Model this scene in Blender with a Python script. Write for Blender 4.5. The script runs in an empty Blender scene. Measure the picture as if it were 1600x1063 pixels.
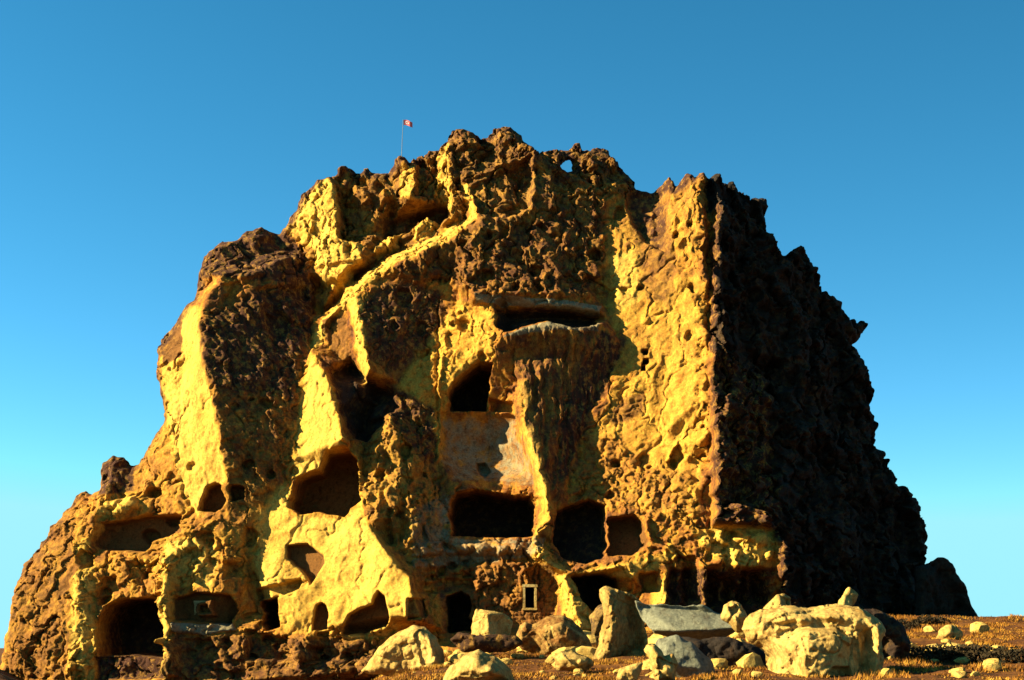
import bpy, math, random
import numpy as np
from mathutils import Vector
from mathutils.geometry import delaunay_2d_cdt
random.seed(7); np.random.seed(7)
R = math.radians
scene = bpy.context.scene

# ------------------------------------------------------------------ camera, sky, sun, exposure
EYE = 1.7            # eye height, metres
HOR = 1010.0         # horizon row in the photograph
FPX = 2400.0         # focal length in photograph pixels
cam_data = bpy.data.cameras.new('camera')
cam = bpy.data.objects.new('camera', cam_data); scene.collection.objects.link(cam)
cam.location = (0, 0, EYE); cam.rotation_euler = (R(90), 0, 0)
cam_data.sensor_width = 36; cam_data.lens = 36*FPX/1600
cam_data.shift_y = (HOR-531.5)/1600
cam_data.clip_start = .5; cam_data.clip_end = 20000
scene.camera = cam

SUN_EL, SUN_FRONT = 26.0, 13.0       # elevation; degrees in front of the picture plane, from the left
az = R(180+SUN_FRONT)                # math azimuth of the direction TO the sun
to_sun = Vector((math.cos(az)*math.cos(R(SUN_EL)), math.sin(az)*math.cos(R(SUN_EL)), math.sin(R(SUN_EL))))
world = bpy.data.worlds.new('World'); scene.world = world; world.use_nodes = True
wn = world.node_tree.nodes; wl = world.node_tree.links
bg = wn['Background']; bg.inputs['Strength'].default_value = .05
sky = wn.new('ShaderNodeTexSky'); sky.sky_type = 'NISHITA'; sky.sun_disc = False
sky.sun_elevation = R(SUN_EL); sky.sun_rotation = R(90)-az
sky.air_density = 1.0; sky.dust_density = 1.0; sky.ozone_density = 2.0; sky.altitude = 4000
hsv = wn.new('ShaderNodeHueSaturation'); hsv.inputs['Saturation'].default_value = 1.2; hsv.inputs['Value'].default_value = .76; hsv.inputs['Hue'].default_value = .472
gam = wn.new('ShaderNodeGamma'); gam.inputs[1].default_value = 1.2; wl.new(sky.outputs[0], gam.inputs[0]); wl.new(gam.outputs[0], hsv.inputs['Color']); # the sky is brighter towards the sun's side
tcw = wn.new('ShaderNodeTexCoord'); dp = wn.new('ShaderNodeVectorMath'); dp.operation = 'DOT_PRODUCT'
wl.new(tcw.outputs['Generated'], dp.inputs[0]); dp.inputs[1].default_value = (math.cos(az), math.sin(az), 0)
ma = wn.new('ShaderNodeMath'); ma.operation = 'MULTIPLY_ADD'; wl.new(dp.outputs['Value'], ma.inputs[0]); ma.inputs[1].default_value = .5; ma.inputs[2].default_value = 1.08
vm = wn.new('ShaderNodeVectorMath'); vm.operation = 'SCALE'; wl.new(hsv.outputs[0], vm.inputs[0]); wl.new(ma.outputs[0], vm.inputs['Scale']); vmin = wn.new('ShaderNodeVectorMath'); vmin.operation = 'MINIMUM'; vmin.inputs[1].default_value = (1.75, 4.2, 4.75)
wl.new(vm.outputs[0], vmin.inputs[0]); wl.new(vmin.outputs[0], bg.inputs['Color'])

sd = bpy.data.lights.new('sun', 'SUN'); sun = bpy.data.objects.new('sun', sd); scene.collection.objects.link(sun)
sd.energy = 5.0; sd.angle = R(.5); sd.color = (1, .865, .50)
sun.rotation_euler = to_sun.to_track_quat('Z', 'Y').to_euler()
scene.view_settings.view_transform = 'Standard'; scene.view_settings.look = 'None'
scene.view_settings.exposure = 2.1; scene.view_settings.gamma = 1
scene.render.engine = 'CYCLES'
scene.cycles.max_bounces = 5; scene.cycles.diffuse_bounces = 3

# ------------------------------------------------------------------ numpy noise
_P = np.random.RandomState(3).permutation(1024); _P = np.concatenate([_P, _P, _P])
_G = np.random.RandomState(5).normal(size=(1024, 3)); _G /= np.linalg.norm(_G, axis=1)[:, None]
def gnoise(x, y, z):
    xi = np.floor(x).astype(int); yi = np.floor(y).astype(int); zi = np.floor(z).astype(int)
    fx, fy, fz = x-xi, y-yi, z-zi
    u, v, w = [f*f*f*(f*(f*6-15)+10) for f in (fx, fy, fz)]
    out = 0
    for a in (0, 1):
        pa = _P[(xi+a) & 1023]
        for b in (0, 1):
            pb = _P[pa+((yi+b) & 1023)]
            for c in (0, 1):
                g = _G[_P[pb+((zi+c) & 1023)]]
                d = g[..., 0]*(fx-a)+g[..., 1]*(fy-b)+g[..., 2]*(fz-c)
                out = out+d*(u if a else 1-u)*(v if b else 1-v)*(w if c else 1-w)
    return out*1.5
def fbm(x, y, z, octs=4, gain=.5, ridged=False):
    s = 0; a = 1; f = 1
    for i in range(octs):
        n = gnoise(x*f+i*17.3, y*f+i*5.1, z*f+i*9.7)
        if ridged: n = 1-2*np.abs(n)
        s = s+a*n; a *= gain; f *= 2.03
    return s
def worley(x, y, z):
    """distance to nearest and second nearest jittered point, 2.5-D (cells in all three axes)"""
    xi = np.floor(x).astype(int); yi = np.floor(y).astype(int); zi = np.floor(z).astype(int)
    d1 = np.full(x.shape, 9.); d2 = np.full(x.shape, 9.)
    for a in (-1, 0, 1):
        for b in (-1, 0, 1):
            for c in (-1, 0, 1):
                h = _P[_P[_P[(xi+a) & 1023]+((yi+b) & 1023)]+((zi+c) & 1023)]
                g = _G[h]
                d = (xi+a+.5+g[..., 0]*.5-x)**2+(yi+b+.5+g[..., 1]*.5-y)**2+(zi+c+.5+g[..., 2]*.5-z)**2
                d2 = np.minimum(d2, np.maximum(d, d1)); d1 = np.minimum(d1, d)
    return np.sqrt(d1), np.sqrt(d2)
def facets(x, y, z, seed=0):
    """broken-rock facets: every Voronoi cell is a plane of its own tilt"""
    xi = np.floor(x).astype(int); yi = np.floor(y).astype(int); zi = np.floor(z).astype(int)
    best = np.full(x.shape, 9.); out = np.zeros(x.shape)
    for a in (-1, 0, 1):
        for b in (-1, 0, 1):
            for c in (-1, 0, 1):
                h = _P[_P[_P[(xi+a+seed) & 1023]+((yi+b) & 1023)]+((zi+c) & 1023)]
                g = _G[h]; g2 = _G[_P[h+7]]
                dx = x-(xi+a+.5+g[..., 0]*.5); dy = y-(yi+b+.5+g[..., 1]*.5); dz = z-(zi+c+.5+g[..., 2]*.5)
                d = dx*dx+dy*dy+dz*dz
                v = g2[..., 0]*dx+g2[..., 2]*dz+g2[..., 1]*.35
                m = d < best; best = np.where(m, d, best); out = np.where(m, v, out)
    return out
def sstep(a, b, x):
    t = np.clip((x-a)/(b-a), 0, 1); return t*t*(3-2*t)

# ------------------------------------------------------------------ geometry helpers
def at(px, py, Y):
    return (px-800)/FPX*Y, EYE+(HOR-py)/FPX*Y
def inside(poly, X, Z):
    x = poly[:, 0]; z = poly[:, 1]; res = np.zeros(X.shape, bool)
    for i in range(len(poly)):
        x1, z1, x2, z2 = x[i-1], z[i-1], x[i], z[i]
        if z1 == z2: continue
        c = ((z1 > Z) != (z2 > Z)) & (X < (x2-x1)*(Z-z1)/(z2-z1)+x1)
        res ^= c
    return res
def dist(poly, X, Z, closed=True):
    best = np.full(X.shape, 1e9)
    for i in range(0 if closed else 1, len(poly)):
        ax, az_ = poly[i-1]; bx, bz = poly[i]
        dx, dz = bx-ax, bz-az_; L = dx*dx+dz*dz+1e-9
        t = np.clip(((X-ax)*dx+(Z-az_)*dz)/L, 0, 1)
        best = np.minimum(best, (X-ax-t*dx)**2+(Z-az_-t*dz)**2)
    return np.sqrt(best)
def blur(A, W, n):
    """n passes of a normalised 3x3 binomial blur of A under weights W"""
    B = np.where(W > 0, A, 0.)*W; K = W.astype(float).copy()
    def p(M):
        M = np.pad(M, 1, mode='edge'); M = M[:-2]+2*M[1:-1]+M[2:]
        return (M[:, :-2]+2*M[:, 1:-1]+M[:, 2:])/16
    for _ in range(n): B = p(B); K = p(K)
    return np.where(K > 1e-6, B/np.maximum(K, 1e-6), A)

def mesh_obj(name, verts, faces, mat, parent=None, smooth=True, cols=None, tris=None):
    me = bpy.data.meshes.new(name)
    faces = np.asarray(faces); k = faces.shape[1]; n = len(faces)
    me.vertices.add(len(verts)); me.vertices.foreach_set('co', np.asarray(verts, np.float32).ravel())
    me.loops.add(n*k); me.loops.foreach_set('vertex_index', faces.astype(np.int32).ravel())
    me.polygons.add(n); me.polygons.foreach_set('loop_start', np.arange(n, dtype=np.int32)*k)
    me.polygons.foreach_set('use_smooth', np.full(n, smooth))
    me.update(calc_edges=True); me.validate()
    if cols is not None:
        a = me.color_attributes.new('rock_and_light', 'FLOAT_COLOR', 'POINT'); a.data.foreach_set('color', np.asarray(cols, np.float32).ravel())
    if mat: me.materials.append(mat)
    o = bpy.data.objects.new(name, me); scene.collection.objects.link(o)
    if parent: o.parent = parent
    return o
def tag(o, label=None, cat=None, group=None, kind=None):
    if label: o['label'] = label
    if cat: o['category'] = cat
    if group: o['group'] = group
    if kind: o['kind'] = kind
    return o
def empty(name, loc):
    o = bpy.data.objects.new(name, None); scene.collection.objects.link(o); o.location = loc; o.empty_display_size = .5; return o

# ------------------------------------------------------------------ materials
def nt(name, rough=.95, spec=.1):
    m = bpy.data.materials.new(name); m.use_nodes = True
    n = m.node_tree.nodes; l = m.node_tree.links; b = n['Principled BSDF']
    b.inputs['Roughness'].default_value = rough; b.inputs['Specular IOR Level'].default_value = spec
    return m, n, l, b
def noise_node(n, l, vec, scale, detail=6, rough=.6):
    t = n.new('ShaderNodeTexNoise'); t.inputs['Scale'].default_value = scale; t.inputs['Detail'].default_value = detail
    t.inputs['Roughness'].default_value = rough; l.new(vec, t.inputs['Vector']); return t.outputs['Fac']
def ramp(n, l, fac, stops):
    r = n.new('ShaderNodeValToRGB'); l.new(fac, r.inputs[0]); e = r.color_ramp.elements
    while len(e) < len(stops): e.new(.5)
    for i, (p, c) in enumerate(stops): e[i].position = p; e[i].color = tuple(c)+(1,)
    return r.outputs[0]
def mix(n, l, fac, a, b, mode='MIX'):
    m = n.new('ShaderNodeMix'); m.data_type = 'RGBA'; m.blend_type = mode
    for s, v in ((m.inputs[0], fac), (m.inputs[6], a), (m.inputs[7], b)):
        if hasattr(v, 'is_linked') or hasattr(v, 'links'): l.new(v, s)
        elif isinstance(v, (int, float)): s.default_value = v
        else: s.default_value = tuple(v)+(1,)
    return m.outputs[2]
def mapping(n, l, vec, sc, rot=(0, 0, 0)):
    m = n.new('ShaderNodeMapping'); m.inputs['Scale'].default_value = sc; m.inputs['Rotation'].default_value = rot; l.new(vec, m.inputs[0]); return m.outputs[0]

def rock_material(name, light=(.39, .200, .028), tan=(.30, .125, .016), ochre=(.19, .070, .015), brown=(.075, .029, .014), crust_shade=(.062, .025, .014), pale=(.18, .145, .085), rust_shade=(.13, .055, .014), cream=(.47, .30, .06), bump=.5, dcrust_shade=(.032, .013, .009), spk=(.22, .11, .022), black=(.020, .014, .011)):
    m, n, l, b = nt(name)
    geo = n.new('ShaderNodeTexCoord').outputs['Object']
    at_ = n.new('ShaderNodeAttribute'); at_.attribute_name = 'rock_and_light'
    sep = n.new('ShaderNodeSeparateColor'); l.new(at_.outputs['Color'], sep.inputs[0])
    big = noise_node(n, l, geo, .22, 5); mid = noise_node(n, l, geo, 1.1, 8, .65)
    streak = noise_node(n, l, mapping(n, l, geo, (1.6, 1.6, .16)), 1.0, 5)
    fine = noise_node(n, l, geo, 5.5, 6, .7)
    rgh = noise_node(n, l, mapping(n, l, geo, (1, 1, .55), (0, .35, 0)), .75, 9, .68)
    c = ramp(n, l, rgh, [(.34, brown), (.46, ochre), (.56, tan), (.68, light)])
    c2 = mix(n, l, ramp(n, l, rgh, [(.36, (1, 1, 1)), (.5, (0, 0, 0))]), light, tan)
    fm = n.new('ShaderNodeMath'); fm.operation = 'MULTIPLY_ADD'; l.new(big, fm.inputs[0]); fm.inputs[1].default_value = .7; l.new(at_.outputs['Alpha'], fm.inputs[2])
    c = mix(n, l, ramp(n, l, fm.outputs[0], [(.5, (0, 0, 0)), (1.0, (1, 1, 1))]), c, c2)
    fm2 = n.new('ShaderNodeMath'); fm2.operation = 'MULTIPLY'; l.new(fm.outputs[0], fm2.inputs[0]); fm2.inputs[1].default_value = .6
    c = mix(n, l, ramp(n, l, fm2.outputs[0], [(.68, (0, 0, 0)), (.88, (.7,)*3)]), c, cream)  # cream highlight painted where the sunlit mask is strongest
    def thr(ch, wob, a, bb):       # attribute + noise -> soft mask with a broken edge
        mm = n.new('ShaderNodeMath'); mm.operation = 'MULTIPLY_ADD'; l.new(wob, mm.inputs[0]); mm.inputs[1].default_value = .9; l.new(ch, mm.inputs[2])
        return ramp(n, l, mm.outputs[0], [(a, (0, 0, 0)), (bb, (1, 1, 1))])
    c = mix(n, l, thr(sep.outputs[2], mid, .72, .98), c, rust_shade)
    c = mix(n, l, thr(sep.outputs[1], mid, .72, .95), c, pale)
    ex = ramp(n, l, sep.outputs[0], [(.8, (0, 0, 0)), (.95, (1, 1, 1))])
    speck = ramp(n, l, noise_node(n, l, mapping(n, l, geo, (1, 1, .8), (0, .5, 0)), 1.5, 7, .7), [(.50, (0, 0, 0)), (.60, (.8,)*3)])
    cr = mix(n, l, fine, crust_shade, dcrust_shade)
    cr = mix(n, l, speck, cr, spk); cr = mix(n, l, ex, cr, black)  # near-black: deep shade of flank, caves and gaps put into the colour
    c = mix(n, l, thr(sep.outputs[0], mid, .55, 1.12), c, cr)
    c = mix(n, l, ramp(n, l, streak, [(.56, (0, 0, 0)), (.74, (.5,)*3)]), c, (.07, .032, .012))
    c = mix(n, l, .75, c, ramp(n, l, fine, [(.3, (.45,)*3), (.7, (1.4,)*3)]), 'MULTIPLY')
    md = noise_node(n, l, mapping(n, l, geo, (1, 1, .6), (0, .5, 0)), 2.4, 5, .7)
    c = mix(n, l, .6, c, ramp(n, l, md, [(.36, (.3, .24, .2)), (.47, (1, 1, 1))]), 'MULTIPLY')
    l.new(c, b.inputs['Base Color'])
    bp = n.new('ShaderNodeBump'); bp.inputs['Strength'].default_value = bump; bp.inputs['Distance'].default_value = .12
    l.new(fine, bp.inputs['Height']); l.new(bp.outputs[0], b.inputs['Normal'])
    return m
M_rock = rock_material('tuff')
M_dark = rock_material('dark_tuff', light=(.03, .02, .013), tan=(.022, .016, .011), ochre=(.018, .013, .010), brown=(.013, .010, .008), crust_shade=(.03, .02, .014), rust_shade=(.06, .03, .015), pale=(.08, .07, .05))
M_boulder = rock_material('pale_tuff', light=(.45, .295, .09), tan=(.35, .19, .045), ochre=(.2, .115, .028), brown=(.09, .045, .016), crust_shade=(.05, .026, .012), pale=(.14, .135, .095), bump=.8)

# ------------------------------------------------------------------ relief bodies: real solids built from a breakline surface
class Relief:
    def __init__(s, outline, lines, Y0, res, base=None, holes=(), rim=(.9, .9), thick=(1.3, 14), smooth=2, warp=.12, seed=0.):
        s.Y0, s.res, s.seed = Y0, res, seed
        base = base or (lambda y: 0.)
        P = []; E = []
        def addline(L, closed=False):
            i0 = len(P)
            for (x, y, r) in L:
                h = base(y)+r; X, Z = at(x, y, Y0-h); P.append((X, Z, h))
            for i in range(len(L)-1): E.append((i0+i, i0+i+1))
            if closed: E.append((i0+len(L)-1, i0))
            return i0
        addline(outline, True); n_out = len(P)
        for L in lines: addline(L)
        P3 = np.array(P)
        vs, es, fs, ov, oe, of = delaunay_2d_cdt([Vector((p[0], p[1])) for p in P], E, [], 0, 1e-4)
        V = np.array([[v[0], v[1], 0.] for v in vs])
        for i, o in enumerate(ov):
            if o: V[i, 2] = P3[o[0], 2]
            else:
                d = (P3[:, 0]-V[i, 0])**2+(P3[:, 1]-V[i, 1])**2; k = np.argsort(d)[:3]; w = 1/(d[k]+1e-3); V[i, 2] = (w*P3[k, 2]).sum()/w.sum()
        s.out = P3[:n_out, :2]
        x0, z0 = s.out.min(0)-.6; x1, z1 = s.out.max(0)+.6
        s.xs = np.arange(x0, x1, res); s.zs = np.arange(z0, z1, res)
        s.X, s.Z = np.meshgrid(s.xs, s.zs)                       # [row=z, col=x]
        H = np.full(s.X.shape, np.nan)
        for f in fs:
            f = list(f)
            for q in range(1, len(f)-1):
                a, b, c = V[f[0]], V[f[q]], V[f[q+1]]
                ix0 = max(0, int((min(a[0], b[0], c[0])-x0)/res)); ix1 = int((max(a[0], b[0], c[0])-x0)/res)+2
                iz0 = max(0, int((min(a[1], b[1], c[1])-z0)/res)); iz1 = int((max(a[1], b[1], c[1])-z0)/res)+2
                gx = s.X[iz0:iz1, ix0:ix1]; gz = s.Z[iz0:iz1, ix0:ix1]
                den = (b[1]-c[1])*(a[0]-c[0])+(c[0]-b[0])*(a[1]-c[1])
                if abs(den) < 1e-9: continue
                l1 = ((b[1]-c[1])*(gx-c[0])+(c[0]-b[0])*(gz-c[1]))/den
                l2 = ((c[1]-a[1])*(gx-c[0])+(a[0]-c[0])*(gz-c[1]))/den; l3 = 1-l1-l2
                ok = (l1 >= -1e-6) & (l2 >= -1e-6) & (l3 >= -1e-6)
                v = l1*a[2]+l2*b[2]+l3*c[2]
                sub = H[iz0:iz1, ix0:ix1]; sub[ok] = v[ok]
        W = (~np.isnan(H)).astype(float); H0 = np.where(W > 0, H, 0)
        Hf = blur(H0, W, 8)
        for _ in range(3):
            W2 = ((W > 0) | (np.abs(Hf) > 0)).astype(float); Hf = blur(Hf, W2, 6)
        H = np.where(W > 0, H0, Hf); s.H = blur(H, np.ones_like(H), smooth)
        s.T = s.H.copy()
        # silhouette, slightly broken by noise
        wx = fbm(s.X*.7+seed, s.Z*.7, 0*s.X+3, 3)*warp*2; wz = fbm(s.X*.7, s.Z*.7+seed, 0*s.X+8, 3)*warp*2
        s.mask = inside(s.out, s.X+wx, s.Z+wz)
        D = dist(s.out, s.X+wx, s.Z+wz)
        for h in holes:
            hp = s.poly(h); s.mask &= ~inside(hp, s.X+wx, s.Z+wz); D = np.minimum(D, dist(hp, s.X+wx, s.Z+wz)*1.0)
        s.D = D; s.rim = rim; s.thick = thick
        s.C = np.zeros(s.X.shape+(4,))
        s.part = np.zeros(s.X.shape, int); s.parts = [None]
        s.rough = np.zeros(s.X.shape)
    def poly(s, pts):
        out = []
        for (x, y) in pts:
            h = 0.
            for _ in range(4):
                X, Z = at(x, y, s.Y0-h)
                j = int(np.clip((X-s.xs[0])/s.res, 0, len(s.xs)-1)); i = int(np.clip((Z-s.zs[0])/s.res, 0, len(s.zs)-1)); h = s.T[i, j]
            out.append((X, Z))
        return np.array(out)
    def sdf(s, pts, grow, closed=True):
        p = s.poly(pts); x0, z0 = p.min(0)-grow-.3; x1, z1 = p.max(0)+grow+.3
        j0, j1 = np.searchsorted(s.xs, [x0, x1]); i0, i1 = np.searchsorted(s.zs, [z0, z1])
        sl = (slice(i0, i1), slice(j0, j1)); X, Z = s.X[sl], s.Z[sl]
        wob = .10
        X = X+gnoise(X*1.3, Z*1.3, 0*X+1.5+s.seed)*wob; Z = Z+gnoise(X*1.3, Z*1.3, 0*X+7.5)*wob
        d = dist(p, X, Z, closed)
        if closed: d = np.where(inside(p, X, Z), d, -d)
        return sl, d
    def op(s, pts, amt, w=.25, dome=0., part=None, col=None, flat=False, cw=None):
        """raise or cut by amt inside a polygon; w = width of the transition in metres; dome = extra rounding radius"""
        sl, d = s.sdf(pts, max(w, .3)); t = sstep(-w/2, w/2, d)
        if dome: t = t*(1-np.maximum(0, 1-np.maximum(d, 0)/dome)**2)
        if flat:
            sel = d > 0; ref = s.H[sl][sel].mean() if sel.any() else 0
            s.H[sl] = s.H[sl]*(1-t)+(ref+amt)*t
        else: s.H[sl] = s.H[sl]+amt*t
        if part is not None:
            s.parts.append(part); s.part[sl][d > -.02] = len(s.parts)-1
        if col is not None: s.paint(pts, col, cw or .3)
    def line(s, pts, amt, w):
        """crest (amt>0) or groove (amt<0) along an open line of half width w"""
        sl, d = s.sdf(pts, w*1.5, False); s.H[sl] = s.H[sl]+amt*(1-sstep(0, w, d))
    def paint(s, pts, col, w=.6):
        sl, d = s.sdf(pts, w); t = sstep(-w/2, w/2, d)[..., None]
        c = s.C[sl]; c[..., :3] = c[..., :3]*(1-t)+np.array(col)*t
    def area(s, pts, w=1.):
        sl, d = s.sdf(pts, w); A = np.zeros(s.X.shape); A[sl] = sstep(-w/2, w/2, d); return A
    def build(s, name, mat, parent=None, dispx=None, back=True, origin=(0, 0, 0), part_mats=None, edge_iters=3):
        k, w = s.rim; H = s.H-k*np.maximum(0, 1-s.D/w)**2
        T0, Tm = s.thick
        HB = blur(s.T, np.ones_like(s.T), 12)-k-np.minimum(s.D*T0+.0, Tm)-.3*sstep(0, .5, s.D)
        HB = np.minimum(HB, H-.02)
        m = s.mask; q = m[:-1, :-1] & m[1:, :-1] & m[:-1, 1:] & m[1:, 1:]
        use = np.zeros_like(m); use[:-1, :-1] |= q; use[1:, :-1] |= q; use[:-1, 1:] |= q; use[1:, 1:] |= q
        cnt = np.zeros(m.shape, int); cnt[:-1, :-1] += q; cnt[1:, :-1] += q; cnt[:-1, 1:] += q; cnt[1:, 1:] += q
        border = use & (cnt < 4)
        idx = np.full(m.shape, -1); nf = use.sum(); idx[use] = np.arange(nf)
        bi = idx.copy(); inner = use & ~border; bi[inner] = nf+np.arange(inner.sum())
        dx = dispx if dispx is not None else np.zeros_like(H)
        VF = np.stack([(s.X+dx)[use], (s.Y0-H)[use], s.Z[use]], 1)
        VB = np.stack([s.X[inner], (s.Y0-HB)[inner], s.Z[inner]], 1)
        # relax the stair-stepped border
        ii, jj = np.nonzero(border); bset = idx[border]
        nb = [[] for _ in range(len(bset))]; loc = {int(v): i for i, v in enumerate(bset)}
        acc = [(0, 1), (0, -1), (1, 0), (-1, 0)]
        for t, (i, j) in enumerate(zip(ii, jj)):
            for a, b in acc:
                i2, j2 = i+a, j+b
                if 0 <= i2 < m.shape[0] and 0 <= j2 < m.shape[1] and border[i2, j2]: nb[t].append(loc[int(idx[i2, j2])])
        n2 = np.full((len(nb), 2), -1)
        for t, L in enumerate(nb):
            n2[t] = (L[0], L[1]) if len(L) >= 2 else (t, t)
        PB = VF[bset]
        for _ in range(edge_iters): PB = .5*PB+.25*(PB[n2[:, 0]]+PB[n2[:, 1]])
        VF[bset] = PB
        V = np.concatenate([VF, VB])-np.array(origin)
        C = np.concatenate([s.C[use], s.C[inner]])
        def quads(ix, sel): return np.stack([ix[:-1, :-1][sel], ix[:-1, 1:][sel], ix[1:, 1:][sel], ix[1:, :-1][sel]], 1)
        pid = s.part[:-1, :-1]; objs = []
        def emit(nm, F, mt, label=None):
            u, inv = np.unique(F, return_inverse=True)
            o = mesh_obj(nm, V[u], inv.reshape(F.shape), mt, parent, True, C[u])
            if label: o['label'] = label
            objs.append(o); return o
        Ff = quads(idx, q & (pid == 0)); Fb = quads(bi, q)[:, ::-1]
        emit(name, np.concatenate([Ff, Fb]) if back else Ff, mat)
        for p in range(1, len(s.parts)):
            sel = q & (pid == p)
            if sel.sum() == 0: continue
            nm = s.parts[p]; nm, lab = nm if isinstance(nm, tuple) else (nm, None)
            emit(nm, quads(idx, sel), (part_mats or {}).get(nm, mat), lab)
        return objs

# ================================================================== THE GROUND
FOOT = ([-300, -60, 20, 90, 160, 540, 640, 760, 900, 1050, 1150, 1400, 1800], [1000, 1020, 1060, 1095, 1100, 1090, 1035, 1014, 1004, 985, 968, 966, 968])
def ground_z(X, Y):
    X = np.asarray(X, float); Y = np.asarray(Y, float)
    px = 800+X/np.maximum(Y, 30)*FPX
    zf = EYE+(HOR-np.interp(px, *FOOT))/FPX*137
    t = np.clip((Y-58)/(137-58), 0, 1)
    z = -.55+t**1.15*(zf+.55)+.0*X
    z = z-np.clip((58-Y)/58, 0, 1)*.0
    z = z-sstep(150, 420, Y)*9*np.ones_like(z)
    n = fbm(X*.12, Y*.12, 0*X, 4)*.35+fbm(X*.9, Y*.9, 0*X+4, 3)*.07
    return z+n*np.clip((Y-20)/40, 0, 1)*np.where(Y > 160, 2, 1)
def make_ground():
    xs = np.concatenate([np.linspace(-6000, -70, 24), np.arange(-68, 68.1, .4), np.linspace(70, 6000, 24)])
    ys = np.concatenate([np.linspace(-60, 50, 20), np.arange(51, 152, .4), np.linspace(156, 400, 30), np.geomspace(430, 9000, 20)])
    X, Y = np.meshgrid(xs, ys); Z = ground_z(X, Y)
    n, m = X.shape; i = np.arange(n*m).reshape(n, m)
    F = np.stack([i[:-1, :-1], i[:-1, 1:], i[1:, 1:], i[1:, :-1]], -1).reshape(-1, 4)
    mt, nn, l, b = nt('dry_ground')
    g = nn.new('ShaderNodeTexCoord').outputs['Object']
    a = noise_node(nn, l, g, .35, 6); c2 = noise_node(nn, l, g, 2.6, 8, .7)
    c = ramp(nn, l, a, [(.3, (.03, .013, .006)), (.5, (.10, .036, .009)), (.7, (.18, .075, .014))])
    c = mix(nn, l, .7, c, ramp(nn, l, c2, [(.3, (.3,)*3), (.7, (1.5, 1.4, 1.2))]), 'MULTIPLY')
    l.new(c, b.inputs['Base Color'])
    bp = nn.new('ShaderNodeBump'); bp.inputs['Distance'].default_value = .2; l.new(c2, bp.inputs['Height']); l.new(bp.outputs[0], b.inputs['Normal'])
    o = mesh_obj('ground', np.stack([X, Y, Z], -1).reshape(-1, 3), F, mt); tag(o, kind='structure')
make_ground()

# ================================================================== THE ROCK CASTLE
def rb(y): return np.interp(y, [150, 300, 400, 600, 800, 1000, 1090], [-9, -6, -4, 0, 3, 7, 8])
OUT = [(-6, 1090, -3), (0, 1010, -3), (10, 965, -3), (20, 910, -3), (35, 880, -3), (60, 850, -3.2), (80, 822, -3.4), (100, 800, -3.6), (115, 775, -3.8), (130, 763, -4), (142, 771, -4),
 (153, 766, -4), (156, 722, -4), (165, 712, -4), (176, 709, -4), (183, 715, -4), (196, 717, -4), (206, 727, -4), (215, 722, -4), (222, 708, -4), (232, 688, -4), (247, 670, -3.5), (254, 655, -3.5),
 (253, 635, -3.5), (246, 600, -3.5), (243, 565, -3.8), (241, 547, -4), (250, 530, -4), (267, 507, -4), (282, 490, -4), (300, 470, -4), (307, 450, -4), (310, 425, -4), (320, 397, -4.5), (330, 385, -4.5),
 (347, 375, -4.5), (370, 372, -4.5), (385, 362, -4.8), (407, 351, -5), (420, 359, -5.5), (432, 362, -6), (440, 354, -6), (450, 343, -5.5), (462, 320, -5.2), (468, 308, -5), (482, 292, -4.5), (495, 280, -4.2),
 (512, 270, -3.6), (522, 267, -3.4), (527, 259, -4), (536, 256, -4.5), (550, 260, -4.5), (560, 267, -4.5), (572, 261, -4.5), (580, 268, -4.5), (600, 269, -4), (612, 257, -3.5), (617, 245, -3.5),
 (625, 241, -3), (636, 246, -3), (641, 251, -3.5), (650, 244, -4), (662, 235, -4), (675, 230, -4.2), (687, 230, -4.2), (695, 220, -3.8), (702, 207, -3), (707, 196, -2.5), (715, 196, -2.5), (727, 201, -2.6),
 (747, 205, -3), (760, 211, -3.2), (770, 206, -3), (777, 196, -2.8), (787, 192, -3), (800, 196, -3.4), (807, 207, -3.6), (817, 215, -3.8), (830, 225, -4), (840, 240, -4), (860, 239, -4), (875, 234, -3.8),
 (890, 229, -3.6), (900, 222, -3.4), (915, 224, -3.6), (935, 226, -4), (950, 232, -4.2), (962, 245, -4.4), (970, 260, -4.6), (982, 270, -4.2), (989, 280, -4), (993, 290, -4), (1007, 294, -3.8), (1022, 297, -3.4),
 (1034, 292, -2.8), (1037, 282, -2), (1041, 270, -1.8), (1047, 270, -1.6), (1053, 283, -1.3), (1060, 287, -1.2), (1066, 281, -1), (1072, 269, -1), (1080, 265, -.6), (1087, 276, -.4), (1094, 262, 0), (1100, 266, -.6), (1106, 275, -2), (1112, 284, -5), (1130, 283, -8), (1147, 279, -9.5),
 (1153, 288, -10), (1150, 300, -10), (1156, 318, -10.5), (1175, 322, -12), (1191, 325, -13), (1194, 337, -13), (1189, 355, -12.5), (1190, 375, -12.5), (1205, 392, -13), (1225, 405, -14), (1232, 396, -14.5),
 (1245, 391, -15), (1262, 395, -15.5), (1270, 412, -16), (1275, 440, -16), (1281, 457, -16), (1295, 470, -16.5), (1306, 486, -17), (1313, 501, -17.2), (1320, 506, -17.3), (1337, 500, -17.6), (1353, 497, -18), (1361, 505, -18.2),
 (1351, 521, -18), (1342, 530, -17.8), (1331, 541, -17.5), (1334, 552, -17.5), (1347, 567, -17.8), (1356, 600, -18), (1358, 640, -18), (1362, 680, -18.2), (1375, 710, -18.5), (1385, 740, -18.7),
 (1393, 760, -19), (1412, 780, -19.5), (1428, 800, -20), (1436, 830, -20), (1438, 865, -20), (1437, 900, -20), (1440, 960, -20), (1445, 1090, -20)]
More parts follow.
